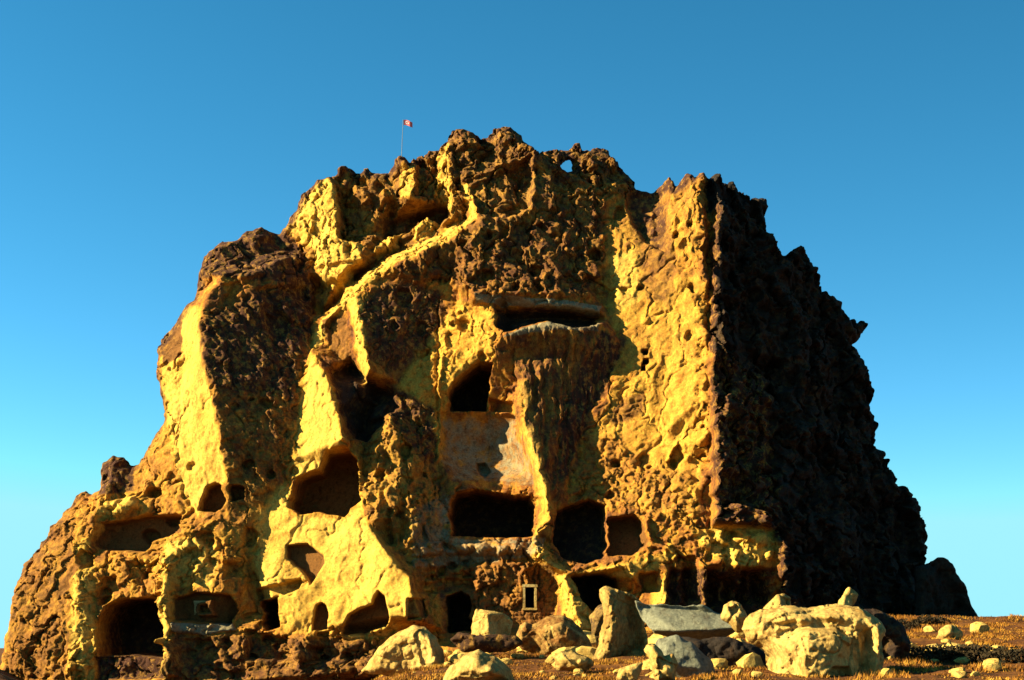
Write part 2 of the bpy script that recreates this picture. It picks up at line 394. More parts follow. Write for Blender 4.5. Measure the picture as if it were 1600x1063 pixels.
LN = [
 [(292, 478, -2.2), (287, 560, -1.6), (283, 640, -1.2), (282, 700, -1), (288, 760, -.8)],
 [(322, 466, 0), (310, 505, .5), (318, 560, 1.0), (330, 620, 1.3), (343, 690, 1.3), (357, 750, .7), (362, 800, .2)],
 [(380, 520, -.6), (395, 600, -.1), (402, 680, .2), (405, 750, .3)],
 [(478, 455, -4.5), (486, 500, -3.4), (484, 545, -2.2), (467, 600, -1.2), (462, 650, -.8), (450, 722, -.5), (425, 780, -.3), (402, 850, -.4), (396, 905, -1.0), (400, 960, -1)],
 [(490, 546, -1.6), (512, 590, .4), (526, 632, 1.3), (539, 686, 2)],
 [(548, 575, -2), (585, 612, -1.8), (560, 660, -2.2)],
 [(315, 425, -2), (350, 435, -.8), (400, 428, -1.2), (430, 410, -2), (455, 403, -3), (480, 398, -4.8)],
 [(345, 392, -3), (400, 372, -4), (428, 384, -5.5)], [(350, 405, -3), (400, 400, -3.8), (440, 390, -5)],
 [(430, 450, -1.6), (470, 430, -3.6)],
 [(520, 288, -2.6), (524, 330, -2), (528, 372, -1.4)], [(533, 288, -4.6), (537, 330, -4.8), (542, 372, -4.2)],
 [(488, 395, -4), (496, 425, -3.6), (500, 450, -4)], [(548, 385, -2), (566, 382, -1.4), (566, 410, -1.2), (545, 418, -1.4), (520, 440, -2), (508, 470, -3)],
 [(575, 300, -3.4), (610, 300, -3), (600, 330, -3)],
 [(622, 262, -3.4), (648, 258, -2), (645, 310, -1.6)], [(655, 258, -4), (656, 312, -3.6)],
 [(678, 245, -4), (676, 310, -3.4)], [(700, 222, -1.8), (706, 300, -1), (706, 340, -.8)], [(716, 225, -2.4), (720, 300, -2)],
 [(610, 345, -4.6), (700, 330, -4.2)], [(600, 366, -4.4), (690, 352, -3.8)],
 [(728, 285, -1), (736, 310, -.4), (746, 338, .2), (721, 358, 0), (690, 379, 0), (650, 394, 0), (611, 411, 0), (575, 440, -.5), (541, 470, -1), (511, 500, -1.5), (491, 530, -2.2), (487, 545, -3)],
 [(716, 348, -2.4), (686, 366, -2.8), (646, 380, -3), (604, 398, -3), (566, 426, -3.4), (532, 456, -3.8), (500, 490, -4.2)],
 [(553, 466, .2), (560, 500, .8), (568, 540, 1.1), (576, 576, 1.4), (562, 596, .4)], [(540, 478, -1.4), (547, 505, -1.2), (555, 545, -1.3), (563, 580, -1.6)],
 [(520, 500, -2), (515, 545, -2.2)],
 [(706, 478, -1.3), (690, 510, -1.4), (655, 552, -1.4), (622, 598, -1.2), (624, 640, -1.3), (650, 668, -1.5), (681, 672, -1.7)],
 [(622, 440, -.6), (700, 430, -.4)], [(640, 500, -1)],
 [(771, 478, .7), (775, 510, .9), (772, 550, .7)], [(788, 480, -1), (792, 512, -.4)],
 [(735, 480, -.5), (728, 560, -.3), (700, 610, -.5)], [(690, 560, -1.1), (660, 610, -.9)],
 [(745, 400, .6), (722, 430, .3)], [(835, 245, -.9), (850, 320, -.8), (850, 400, -.6)], [(900, 350, -1.3)], [(930, 300, -1.9), (938, 340, -1.9), (943, 400, -1.8), (944, 466, -1.7), (950, 500, -1)],
 [(742, 469, .9), (790, 465, 1.1), (850, 477, .9), (905, 482, .2), (941, 489, -.4)],
 [(800, 497, -1), (860, 495, -1.2), (930, 499, -2)],
 [(780, 530, 1.2), (800, 520, 1.6), (855, 507, 2), (900, 516, 1.5), (938, 507, .6)],
 [(800, 560, .1), (880, 560, .3)], [(880, 610, -.2), (866, 680, .5)],
 [(973, 541, -.5), (945, 590, -.8), (922, 645, -.8), (902, 695, -.7), (890, 745, -.4), (889, 788, -.2)],
 [(819, 594, .9), (812, 640, 1.1), (825, 680, 1.4), (840, 730, 1.7), (855, 775, 2), (858, 806, 2.3), (836, 840, 2.6), (833, 864, 2.9), (860, 885, 3), (889, 897, 3)],
 [(806, 600, -.8), (800, 645, -1), (812, 690, -.7), (827, 735, -.6), (840, 775, -.5), (840, 806, -.2), (822, 838, .4), (818, 866, .8)],
 [(872, 800, .4), (870, 850, .6)],
 [(985, 600, -.2), (1000, 400, -.7), (1050, 500, .4), (1020, 700, .4), (960, 760, -.1)],
 [(1097, 276, .5), (1090, 312, .9), (1099, 350, 1.1), (1095, 400, 1.5), (1104, 450, 1.8), (1100, 500, 2), (1107, 560, 2.2), (1101, 610, 2.4), (1112, 650, 2.6), (1100, 690, 2.7), (1112, 730, 2.9), (1092, 780, 2.8), (1083, 832, 2.6)],
 [(1116, 292, -3), (1119, 400, -1.4), (1122, 500, -1.0), (1130, 600, -.2), (1136, 700, 1.0), (1126, 780, 1.4)],
 [(1150, 310, -7.5), (1160, 420, -6), (1172, 560, -5), (1188, 700, -2.4), (1200, 800, -1.8)], [(1215, 470, -7.5), (1232, 600, -6.5), (1245, 720, -5.5), (1250, 860, -5)],
 [(1180, 345, -10.5), (1220, 430, -10), (1260, 520, -11), (1280, 650, -10.5), (1300, 760, -9.5), (1310, 900, -8.5), (1320, 1070, -8)],
 [(1300, 560, -14), (1330, 700, -14.5), (1370, 820, -15), (1390, 950, -15)],
 # foot of the cliff
 [(165, 772, -1.7), (142, 820, -1.2), (124, 870, -.6), (119, 925, -.3), (128, 985, .1), (132, 1075, .2)],
 [(178, 790, -2), (170, 830, -2.2), (150, 870, -1.2), (150, 920, -.9), (148, 985, -.6)],
 [(240, 785, -1.8), (290, 800, -.8), (250, 850, -1.8)],
 [(262, 868, 1.1), (258, 930, 1.7), (262, 1000, 2), (262, 1075, 2)], [(284, 880, .4), (280, 930, .6), (290, 1000, .8)],
 [(236, 880, -.2), (230, 930, -.4)],
 [(340, 843, .8), (342, 900, 1), (340, 930, 1.1)], [(375, 830, .2), (375, 915, .3)],
 [(520, 840, 1.2), (515, 900, 1.3), (500, 985, 1.4), (580, 965, 3)], [(430, 992, .8), (425, 940, .6)],
 [(572, 690, -1.2), (566, 745, -.3)], [(604, 640, -.2), (614, 680, .9), (628, 740, 1.4), (642, 800, 1.6), (652, 850, 1.4)],
 [(683, 700, -2.1), (682, 745, -1.8), (688, 800, -.8), (700, 850, 0)],
 [(546, 690, .2), (560, 720, .9), (564, 770, 1.6), (575, 820, 2.2), (602, 860, 3.3), (640, 905, 4.1), (654, 962, 4.3)], [(612, 850, 1.2), (652, 888, 1.5), (672, 960, 1.4)],
 [(700, 690, -2.4), (760, 700, -2.9), (806, 720, -1.8)], [(690, 650, -2), (760, 650, -2), (806, 655, -1.5)], [(705, 755, -1), (765, 762, -1.4), (838, 770, -.8)],
 [(700, 845, .2), (830, 845, .5)], [(700, 905, .1), (868, 900, .3), (868, 990, .7), (700, 990, .5)],
 [(885, 905, 3), (898, 950, 3.2), (912, 1010, 3.4)], [(872, 905, 1), (876, 960, 1.4)],
 [(905, 905, 1.5), (940, 900, .8), (955, 960, .8)],
 [(889, 897, 3), (940, 892, 3.2), (985, 882, 3.3), (1034, 870, 3.3), (1046, 850, 2.8), (1020, 810, 1.8)],
 [(1000, 930, 2), (1040, 900, 3), (1050, 950, 3)],
 [(1083, 832, 2.6), (1130, 824, 4.2), (1180, 816, 4.6), (1207, 848, 4.2), (1212, 885, 2.6)], [(1110, 880, 3.8), (1168, 885, 4.2)],
 [(1075, 915, 1.2), (1115, 925, 1), (1180, 925, .2)], [(1080, 980, 2.2), (1200, 990, 1)],
]
LN = [[(x, y, r*(1.5 if x < 1108 else 1.)) for x, y, r in L] for L in LN]
OUT = [(x, y, r*(1.35 if x < 1060 else 1.)) for x, y, r in OUT]
rk = Relief(OUT, LN, 150., .1, rb, holes=[[(878, 258), (883, 247), (890, 247), (898, 255), (893, 264), (885, 266)]], rim=(1.0, 1.0), thick=(1.4, 15), smooth=2, warp=.17)

# ---- shaping: lumps (+) and recesses (-), outlines in photograph pixels carried onto the rock surface
op = rk.op  # col on black caves and shadow hollows puts their shade into the colour
# summit crags
op([(527, 262), (548, 258), (556, 275), (545, 300), (530, 298)], .8, .5, .6)
op([(612, 250), (636, 244), (640, 262), (618, 268)], .7, .4, .5)
op([(650, 246), (690, 232), (694, 246), (660, 258)], .6, .4, .4)
op([(706, 200), (745, 206), (750, 232), (712, 240)], .9, .5, .6)
op([(772, 200), (800, 196), (812, 225), (776, 235)], 1.0, .5, .7)
op([(745, 215), (770, 215), (772, 250), (748, 252)], -1.0, .5)
op([(805, 222), (835, 232), (832, 244), (800, 250)], .5, .4)
op([(735, 292), (828, 250), (828, 325), (790, 345), (750, 335)], -1.3, .5)
rk.line([(725, 284), (780, 264), (836, 244)], .7, .35)
rk.line([(833, 246), (834, 290), (834, 330)], .6, .3)
op([(862, 246), (905, 232), (955, 238), (966, 265), (930, 290), (905, 275), (900, 250), (880, 245), (870, 265)], .9, .6, .8)
op([(862, 270), (905, 278), (900, 300), (862, 305)], -.6, .4)
op([(985, 296), (1035, 300), (1044, 340), (1040, 392), (1012, 380), (990, 350), (980, 320)], -1.5, .8)
op([(1003, 330), (1022, 326), (1026, 362), (1008, 368)], .6, .5)
op([(600, 338), (700, 318), (702, 345), (660, 342), (640, 360), (600, 372)], -1.2, .5, part=('overhang', 'dark reddish hollow under the summit crags'), col=(.0, 0, .9))  # reddish brown paints the shadow under the crags
op([(642, 362), (668, 342), (690, 345), (680, 362), (650, 374)], 1.0, .5, .6)
op([(582, 398), (604, 370), (628, 370), (618, 388), (592, 404)], 1.2, .4, .5)
op([(492, 382), (560, 378), (566, 410), (500, 420)], .6, .2)
op([(538, 386), (548, 386), (548, 396), (538, 396)], -.6, .2, part='niche')
op([(545, 418), (590, 412), (560, 436), (545, 436)], -1.0, .3)
op([(486, 430), (530, 440), (535, 470), (505, 490), (486, 488)], -1.8, .6)
op([(590, 300), (605, 296), (610, 330), (596, 334)], .8, .4, .4); op([(545, 296), (570, 290), (585, 318), (560, 330)], .7, .5, .5)
# upper left shoulder
op([(330, 395), (365, 380), (395, 400), (360, 415)], .6, .6, .6); op([(385, 372), (425, 366), (436, 392), (400, 400)], .8, .6, .7)
op([(410, 480), (440, 470), (450, 520), (430, 540)], -.8, .6); op([(330, 430), (400, 420), (410, 432), (345, 448)], .5, .3)
op([(400, 452), (475, 450), (480, 470), (420, 475)], -.8, .4); op([(430, 480), (490, 490), (484, 512), (450, 505)], .6, .4)
# middle
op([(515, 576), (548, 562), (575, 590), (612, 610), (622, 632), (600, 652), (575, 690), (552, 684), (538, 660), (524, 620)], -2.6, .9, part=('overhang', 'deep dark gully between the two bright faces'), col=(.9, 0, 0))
op([(545, 585), (570, 600), (590, 628), (560, 625)], 1.4, .6, .6); op([(580, 630), (605, 625), (598, 650), (575, 660)], 1.2, .5, .5); op([(540, 640), (560, 636), (565, 670), (548, 668)], 1.0, .5, .5)
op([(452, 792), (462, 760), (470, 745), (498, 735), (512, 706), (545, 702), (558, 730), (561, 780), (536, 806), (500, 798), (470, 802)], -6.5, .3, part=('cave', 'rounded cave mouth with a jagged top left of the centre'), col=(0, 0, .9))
op([(515, 706), (545, 700), (556, 690), (540, 684), (520, 694)], .9, .3)
op([(490, 700), (498, 690), (500, 736), (488, 740)], -.0, .3)
op([(446, 560), (462, 555), (458, 600), (452, 640)], -.3, .4)
rk.line([(686, 470), (684, 560), (683, 640)], -.5, .22); rk.line([(690, 560), (688, 640), (686, 722)], .5, .2)
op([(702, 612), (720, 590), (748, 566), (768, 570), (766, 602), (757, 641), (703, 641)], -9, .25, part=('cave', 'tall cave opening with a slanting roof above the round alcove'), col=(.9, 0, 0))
op([(766, 622), (806, 628), (804, 646), (766, 642)], -1.2, .25, part='niche')
op([(716, 500), (735, 500), (728, 520), (718, 518)], -.8, .3)
op([(684, 646), (806, 646), (822, 690), (838, 735), (838, 762), (770, 756), (705, 752), (688, 720)], -1.0, 2.2, 2.5, part=('alcove', 'smooth pale rounded alcove above the largest cave'), col=(0, .42, 0), cw=2.2)
op([(745, 722), (757, 722), (766, 736), (757, 745), (748, 738)], -1.5, .2, part='niche')
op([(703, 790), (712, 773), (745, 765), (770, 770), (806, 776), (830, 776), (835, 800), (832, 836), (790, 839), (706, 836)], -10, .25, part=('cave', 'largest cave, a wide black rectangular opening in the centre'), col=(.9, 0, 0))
op([(832, 775), (848, 778), (850, 812), (836, 830)], -.8, .3)
op([(775, 482), (850, 486), (935, 492), (930, 508), (900, 512), (855, 500), (790, 518), (776, 510)], -1.2, .3, part=('ledge_hollow', 'dark slot between two pale ledges at mid height'), col=(.9, .0, 0))
for (a, b) in ((815, 640), (832, 700), (850, 760), (868, 770), (884, 740)):
    rk.line([(a+15, 530), (a+18, 600), (b-a+a*1.0+20 if False else a+22, b)], -.22, .3)
# lump K and bright rim of the cave
for p, a in (([(576, 700), (600, 690), (604, 740), (585, 760)], .7), ([(600, 760), (625, 750), (630, 800), (606, 806)], .7), ([(630, 700), (655, 690), (668, 740), (640, 750)], .5), ([(580, 790), (600, 780), (604, 830), (588, 830)], .6), ([(640, 770), (660, 770), (668, 820), (648, 830)], .6)):
    op(p, a, .5, .6)
op([(590, 815), (610, 810), (618, 850), (600, 852)], -.9, .4); op([(618, 800), (634, 798), (640, 840), (624, 846)], -.7, .4)
# two-chamber cave at right of centre with its bright rim
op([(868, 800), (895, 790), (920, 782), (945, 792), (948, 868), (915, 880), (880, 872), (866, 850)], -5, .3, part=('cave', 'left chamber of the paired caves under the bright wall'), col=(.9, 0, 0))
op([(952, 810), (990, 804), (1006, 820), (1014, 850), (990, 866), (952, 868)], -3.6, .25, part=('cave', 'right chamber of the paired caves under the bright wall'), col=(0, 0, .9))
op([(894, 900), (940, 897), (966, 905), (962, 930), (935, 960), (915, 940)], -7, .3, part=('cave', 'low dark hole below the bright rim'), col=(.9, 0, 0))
op([(940, 888), (985, 878), (998, 900), (990, 930), (972, 912), (950, 900)], 1.2, .35, .6)
op([(1000, 895), (1024, 895), (1028, 925), (1004, 925)], -1.8, .3, part='niche')
op([(1016, 925), (1038, 905), (1052, 945), (1015, 955)], 1.2, .4, .8)
op([(998, 812), (1012, 806), (1020, 845), (1006, 850)], 1.0, .3, .4)
# slots in the bright wall
for (x, y) in ((1008, 551), (1008, 566), (1007, 576)):
    op([(x-4, y-5), (x+4, y-5), (x+4, y+4), (x-4, y+4)], -1.4, .08, part='niche', col=(.9, 0, 0), cw=.1)
# crumbly ledge at the foot of the dark flank
for i, (x, y, rr) in enumerate(((1100, 850, 16), (1130, 842, 17), (1160, 838, 15), (1185, 842, 16), (1200, 868, 13), (1150, 868, 13), (1090, 885, 13), (1095, 915, 12), (1120, 875, 12))):
    op([(x+rr*math.cos(t)*(.8+.3*((i*7+k*3) % 5)/5), y+rr*math.sin(t)*(.8+.3*((i*3+k*5) % 4)/4)) for k, t in enumerate(np.linspace(0, 5.4, 7))], 1.0, .5, .7)
op([(1045, 890), (1080, 890), (1082, 935), (1060, 960), (1042, 940)], -2.0, .6, col=(.8, 0, 0), cw=.8); op([(1105, 895), (1140, 905), (1150, 890), (1190, 892), (1200, 940), (1110, 945)], -2.6, .8, col=(.8, 0, 0), cw=1.)
# foot: left part
op([(146, 852), (160, 820), (230, 806), (280, 806), (284, 830), (240, 842), (226, 862), (160, 858)], -1.8, .4, part=('overhang', 'brown hollow under the pale hump at lower left'), col=(0, 0, .9))  # brown paints the shade beneath the overhang
op([(140, 812), (165, 782), (215, 770), (225, 790), (200, 808), (165, 815), (140, 838)], .9, .5, .9, col=(0, .0, 0))
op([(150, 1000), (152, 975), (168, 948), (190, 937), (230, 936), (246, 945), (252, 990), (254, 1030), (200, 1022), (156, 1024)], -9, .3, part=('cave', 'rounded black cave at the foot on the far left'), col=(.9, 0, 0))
op([(225, 1003), (256, 998), (262, 1006), (226, 1010)], 3.0, .2)
op([(311, 797), (322, 762), (336, 755), (348, 758), (349, 795), (335, 800)], -2.4, .2, part=('cave', 'left one of two small cave windows'), col=(0, 0, .8))
op([(357, 768), (362, 758), (378, 760), (381, 778), (364, 784)], -2.2, .2, part=('cave', 'right one of two small cave windows'), col=(0, 0, .8))
op([(268, 935), (300, 926), (360, 930), (368, 955), (360, 978), (320, 972), (270, 968)], -2.0, .3, part=('alcove', 'shallow hollow holding a small walled window'), col=(0, 0, .8))
op([(303, 942), (330, 937), (333, 962), (305, 963)], 1.5, .15); op([(309, 946), (323, 944), (324, 957), (310, 957)], -1.2, .1, part='window', col=(.5, 0, 0))
op([(268, 972), (320, 976), (365, 975), (372, 985), (320, 992), (268, 986)], .7, .3, col=(0, .9, 0))
op([(408, 940), (433, 932), (436, 980), (410, 986)], -6, .15, part=('doorway', 'dark rectangular doorway left of the cone dwelling'), col=(.9, 0, 0))
op([(400, 922), (440, 912), (470, 905), (466, 920), (440, 932), (404, 938)], -1.4, .25)
op([(384, 1030), (386, 985), (410, 990), (448, 998), (456, 1030)], -2.2, .5)
op([(447, 852), (480, 850), (505, 868), (506, 880), (486, 912), (470, 890), (448, 872)], -1.6, .3, part=('cave', 'shallow brown cave above the arched door'), col=(0, 0, .8))
op([(442, 905), (480, 908), (478, 920), (450, 918)], -.7, .2)
op([(488, 985), (491, 955), (495, 946), (502, 942), (509, 947), (512, 957), (510, 984)], -1.4, .1, part=('doorway', 'narrow arched doorway cut in the bright cone'), col=(0, 0, .8), cw=.12)
op([(536, 990), (545, 960), (580, 945), (590, 924), (600, 930), (607, 965), (604, 978), (570, 990)], -2.4, .3, part=('cave', 'leaf shaped shadow carved as a brown hollow beside the arched doorway'), col=(0, 0, .9))  # a big shadow, shaped as a hollow and painted brown
op([(636, 936), (664, 936), (664, 966), (636, 968)], -1.3, .1, part=('window', 'square window cut through the end of the bright ridge'), col=(0, 0, .5))
op([(697, 932), (720, 924), (734, 934), (736, 985), (699, 988)], -7, .12, part=('doorway', 'tall dark doorway beside the masonry wall'), col=(.9, 0, 0))
op([(655, 912), (690, 905), (740, 905), (742, 922), (700, 926), (655, 926)], -.9, .3)
op([(820, 918), (836, 918), (836, 951), (820, 951)], -4, .08, part=('window', 'narrow dark window framed in pale stone'), col=(.9, 0, 0), cw=.1)
for pp in ([(650, 850), (690, 845), (700, 862), (660, 872)], [(705, 850), (760, 848), (770, 862), (715, 866)], [(640, 875), (680, 872), (686, 890), (650, 896)], [(770, 850), (822, 846), (828, 862), (780, 868)]): op(pp, .7, .4, .5)
op([(700, 866), (830, 866), (826, 880), (700, 884)], -.8, .4); op([(655, 870), (690, 866), (700, 905), (665, 905)], -.7, .5)
op([(148, 1026), (250, 1020), (256, 1060), (150, 1064)], -1.5, .5, col=(.7, 0, 0))
for pp in ([(290, 1000), (330, 998), (345, 1030), (300, 1040)], [(470, 1000), (510, 996), (520, 1030), (476, 1036)], [(340, 1035), (380, 1030), (385, 1060), (340, 1064)], [(200, 880), (225, 878), (228, 905), (204, 905)], [(160, 905), (180, 900), (186, 925), (164, 930)], [(320, 860), (345, 856), (350, 880), (325, 884)], [(350, 880), (375, 876), (380, 900), (352, 904)]): op(pp, -.8, .4)
for pp in ([(455, 1010), (480, 990), (500, 1000), (492, 1040), (460, 1044)], [(520, 1005), (570, 996), (585, 1020), (530, 1030)], [(262, 1000), (285, 1004), (285, 1060), (262, 1060)], [(560, 1030), (600, 1026), (600, 1064), (556, 1064)]): op(pp, 1.0, .4, .7)
# flank: faint hollows
for pp in ([(1180, 480), (1230, 500), (1240, 600), (1200, 640)], [(1350, 790), (1400, 790), (1410, 850), (1360, 860)], [(1250, 430), (1290, 500), (1260, 540)], [(1130, 350), (1170, 380), (1160, 460)], [(1260, 700), (1300, 720), (1290, 820), (1250, 800)]): op(pp, -1.3, .9)
op([(1312, 498), (1361, 500), (1340, 535), (1318, 530)], .8, .5, .5)

for xr, y0r, y1r, ar in ((1060, 895, 960, 1.6), (1092, 890, 985, 2.2), (1122, 900, 985, 1.4), (1148, 885, 940, 2.2), (1172, 895, 980, 1.3)):
    rk.line([(xr, y0r), (xr+5, (y0r+y1r)/2), (xr-3, y1r)], ar, .75)
# weathered hollows and proud ribs strewn over the broken stretches
rn = random.Random(21)
REG = [(30, 860, 250, 1000, 12), (150, 700, 300, 850, 8), (270, 830, 400, 925, 8), (360, 600, 450, 780, 7), (540, 280, 700, 340, 6), (640, 840, 830, 900, 8), (590, 700, 680, 840, 8), (950, 700, 1080, 800, 12), (960, 330, 1090, 560, 10), (1040, 820, 1200, 900, 8),
       (700, 350, 930, 455, 12), (600, 440, 690, 560, 6), (1150, 400, 1400, 900, 16), (700, 480, 760, 560, 4), (270, 990, 590, 1050, 12)]
for (xa, ya, xb, yb, cnt) in REG:
    for _ in range(cnt):
        x, y = rn.uniform(xa, xb), rn.uniform(ya, yb); a = rn.uniform(5, 15); b_ = a*rn.uniform(.4, 1.3); th = rn.uniform(-.5, .5); up = rn.random() < .3
        pts = [(x+math.cos(t)*a*rn.uniform(.7, 1.1)*math.cos(th)-math.sin(t)*b_*math.sin(th), y+math.cos(t)*a*math.sin(th)+math.sin(t)*b_*rn.uniform(.7, 1.1)) for t in np.linspace(0, 5.5, 8)]
        op(pts, rn.uniform(.3, .8) if up else -rn.uniform(.5, 1.4), .3, .4 if up else 0)
# ---- zones of weathering, also masks for painted light and shade
X, Z = rk.X, rk.Z; Yn = rk.Y0-rk.T
A = rk.area
dark_face = A([(310, 500), (380, 462), (420, 440), (482, 450), (490, 520), (470, 570), (464, 640), (450, 720), (420, 790), (370, 790), (350, 720), (332, 620), (316, 560)])
topdark = A([(736, 290), (835, 245), (945, 300), (945, 470), (800, 466), (735, 466), (695, 440), (640, 440), (600, 425), (690, 385), (745, 350)], .8)
facet = A([(565, 470), (600, 440), (690, 450), (700, 490), (620, 592), (578, 560)], .8)
tooth = A([(778, 530), (855, 512), (940, 510), (970, 541), (922, 645), (890, 745), (872, 800), (858, 770), (826, 680), (815, 640), (800, 560)], .6)
wall = A([(945, 300), (1090, 280), (1105, 600), (1100, 720), (1085, 830), (1000, 800), (893, 745), (985, 545), (945, 480)], .8)
wall_low = A([(896, 690), (960, 680), (1000, 720), (1075, 740), (1085, 830), (1000, 812), (900, 786)], 1.5)
wall_oval = A([(950, 650), (970, 620), (1005, 612), (1010, 640), (985, 660), (950, 668)], 1.)
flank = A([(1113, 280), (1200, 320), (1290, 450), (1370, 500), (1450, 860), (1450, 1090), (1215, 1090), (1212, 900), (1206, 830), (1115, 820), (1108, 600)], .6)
top_zone_all = A([(440, 350), (520, 250), (700, 190), (990, 220), (1000, 300), (700, 400), (560, 440), (500, 440)], 1.5)
lower = A([(0, 760), (400, 830), (560, 820), (700, 850), (1050, 850), (1210, 830), (1210, 1090), (-10, 1090)], 2.)
smooth_zone = np.maximum.reduce([A([(286, 480), (312, 480), (330, 620), (355, 750), (310, 810), (285, 760), (284, 600)], .8), A([(462, 660), (486, 550), (515, 590), (540, 690), (500, 730), (470, 745)], .5),
   A([(400, 900), (420, 800), (455, 800), (540, 812), (572, 800), (640, 905), (655, 965), (440, 990)], .8), A([(684, 646), (806, 646), (838, 735), (838, 765), (700, 760)], .6), A([(1108, 600), (1200, 640), (1200, 810), (1115, 800)], 2)])
litsm = np.maximum(A([(445, 352), (515, 276), (526, 300), (530, 375), (565, 379), (566, 412), (548, 418), (553, 470), (535, 460), (500, 440), (488, 390)], .5), A([(728, 285), (748, 338), (700, 382), (612, 418), (578, 446), (530, 495), (490, 550), (482, 540), (520, 470), (565, 428), (646, 382), (716, 348), (734, 335), (720, 290)], .4))
top_zone = top_zone_all*(1-litsm); smooth_zone = np.maximum(smooth_zone, litsm*.1)
leftface = A([(0, 1090), (20, 900), (100, 800), (120, 810), (118, 900), (128, 1090)], .8)
caves = (rk.part > 0).astype(float)
caves = blur(caves, np.ones_like(caves), 2)
r1 = fbm(X*.45, Yn*.45, Z*.45, 4, .5, True); r2 = fbm(X*1.1+9, Yn*1.1, Z*1.1, 4, .55)
d1, d2 = worley(X*.75, Yn*.4, Z*.6); crack = np.clip((d2-d1)*2.2, 0, 1)
diag = fbm((X*.8+Z*.6)*1.5, Yn*.5, (Z*.8-X*.6)*.45, 4, .55, True)
vert = fbm(X*1.6, Yn*.5, Z*.22, 3, .5, True)
p1, p2 = worley(X*1.4+3, Yn*.6, Z*1.5)
q1, q2 = worley(X*2.3+3, Yn*.8, Z*2.0+5)
base_amp = .30
H = rk.H
k = 1-.9*smooth_zone
wxx = X+r2*.35; wzz = Z+fbm(X*.7+30, Yn*.7, Z*.7, 3)*.5
f1 = facets(wxx*.42, Yn*.3, wzz*.36, 1); f2 = facets(wxx*.95, Yn*.6, wzz*.8, 2); f3 = facets(wxx*2.1, Yn*1.2, wzz*1.7, 3)
tilt = facets((X*.8+Z*.6)*.9, Yn*.5, (Z*.8-X*.6)*.42, 4)
mod = np.clip(fbm(X*.16+50, Yn*.16, Z*.16, 3)*1.1+.75, .15, 1.6)          # calm and broken stretches
wx2 = X+fbm(X*.35+60, Yn*.35, Z*.35, 3)*1.6; wz2 = Z+fbm(X*.35+90, Yn*.35, Z*.35, 3)*1.6
def cleft(fx, fz, wid, sd):
    v = gnoise(wx2*fx+sd, Yn*.1, wz2*fz); return 1-sstep(0, wid, np.abs(v))
cr1 = cleft(.30, .12, .055, 3.3); cr2 = cleft(.55, .42, .05, 8.8); cr3 = cleft(1.2, .9, .08, 21.)
fold = fbm(wx2*.42, Yn*.3, wz2*.14, 4, .5, True)                            # upright erosion folds
kk = k*(1-.7*tooth)*(1-.55*topdark)*(1-.45*wall)*(1-.5*dark_face)*(1-.5*facet)
H = H+kk*(1-caves*.8)*(fold*.34*mod-cr1*.55-cr2*.25*mod-cr3*.07+f2*.08*mod+f3*.04+r2*.06)
H = H+smooth_zone*(1-caves)*(fold*.10+fbm(X*.22+7, Yn*.2, Z*.2, 3)*.55-cr1*.14+r2*.05)
H = H+dark_face*(diag*.24+tilt*.42+f3*.10*mod+r2*.06)
H = H+topdark*(f1*.75+f2*.12*mod+f3*.06*mod+diag*.2-cr2*.35-cr1*.4+fold*.45+vert*.12)
H = H+facet*(f2*.25*mod+f3*.10-cr2*.2)
H = H+tooth*(vert*.32+fbm(X*3.2, Yn, Z*.3, 2)*.06)
H = H+wall*(1-wall_low)*(fbm((X*.8-Z*.6)*.9, Yn*.5, (Z*.8+X*.6)*.5, 5, .55)*.14+fold*.08)
H = H+wall_low*((p1-.5)*.25*mod+f3*.35*mod+(q1-.5)*.15+diag*.2)
H = H+wall_oval*(np.sin((X*.35+Z*.95)*4.2+r2*2)*.14-.25)
H = H+top_zone*(1-topdark)*(f1*1.1+f2*.35*mod+f3*.15*mod-cr1*.6-cr2*.3)
p5 = fbm(wx2*.22+5, Yn*.12, wz2*.06, 3, .55, True)
H = H+flank*(p5*2.4+f1*1.5+r1*.2+f2*.28*mod+f3*.07-cr1*1.2)
H = H+lower*k*(1-caves)*(f1*.6*mod+f2*.2*mod+f3*.10*mod-cr2*.25)
C_zone = A([(625, 600), (700, 490), (705, 470), (770, 480), (772, 560), (735, 575), (700, 610), (690, 720), (650, 665)], .6)
H = H+litsm*(f1*.45+f2*.28-cr2*.35)
corner = A([(1085, 275), (1130, 280), (1135, 500), (1150, 780), (1085, 800), (1092, 500)], 1.2)
H = H+corner*(fbm(X*.3, Yn*.2, Z*.45, 4)*1.1-cr2*.6)
H = H+(A([(20, 800), (1060, 830), (1060, 1060), (0, 1060)], 2)*(1-caves)*(1-smooth_zone)*f1*.35)
H = H+C_zone*((p1-.5)*.15+f2*.22+diag*.12)
K_zone = A([(560, 690), (600, 640), (660, 650), (684, 720), (686, 830), (650, 860), (600, 850), (570, 800)], .8)
H = H+K_zone*(vert*.25+f2*.5*mod+f3*.2)
flutes = A([(1036, 280), (1100, 270), (1102, 420), (1050, 400), (1036, 340)], .8)
H = H+flutes*fbm(X*1.1, Yn*.4, Z*.16, 3, .5, True)*.45
# coursed masonry of the walled-up front at the foot
mas = A([(742, 905), (868, 890), (868, 988), (742, 990)], .3)*(1-caves)
row = np.floor(Z/.42); fz = Z/.42-row; fx = (X/.62+row*.5)-np.floor(X/.62+row*.5)
joint = 1-np.minimum(sstep(0, .18, np.minimum(fz, 1-fz)), sstep(0, .13, np.minimum(fx, 1-fx)))
cell = gnoise(np.floor(X/.62+row*.5)*.73, row*.91, 0*X+.5)
H = H*(1-mas*.0)+mas*(cell*.10-joint*.14)
rk.H = H
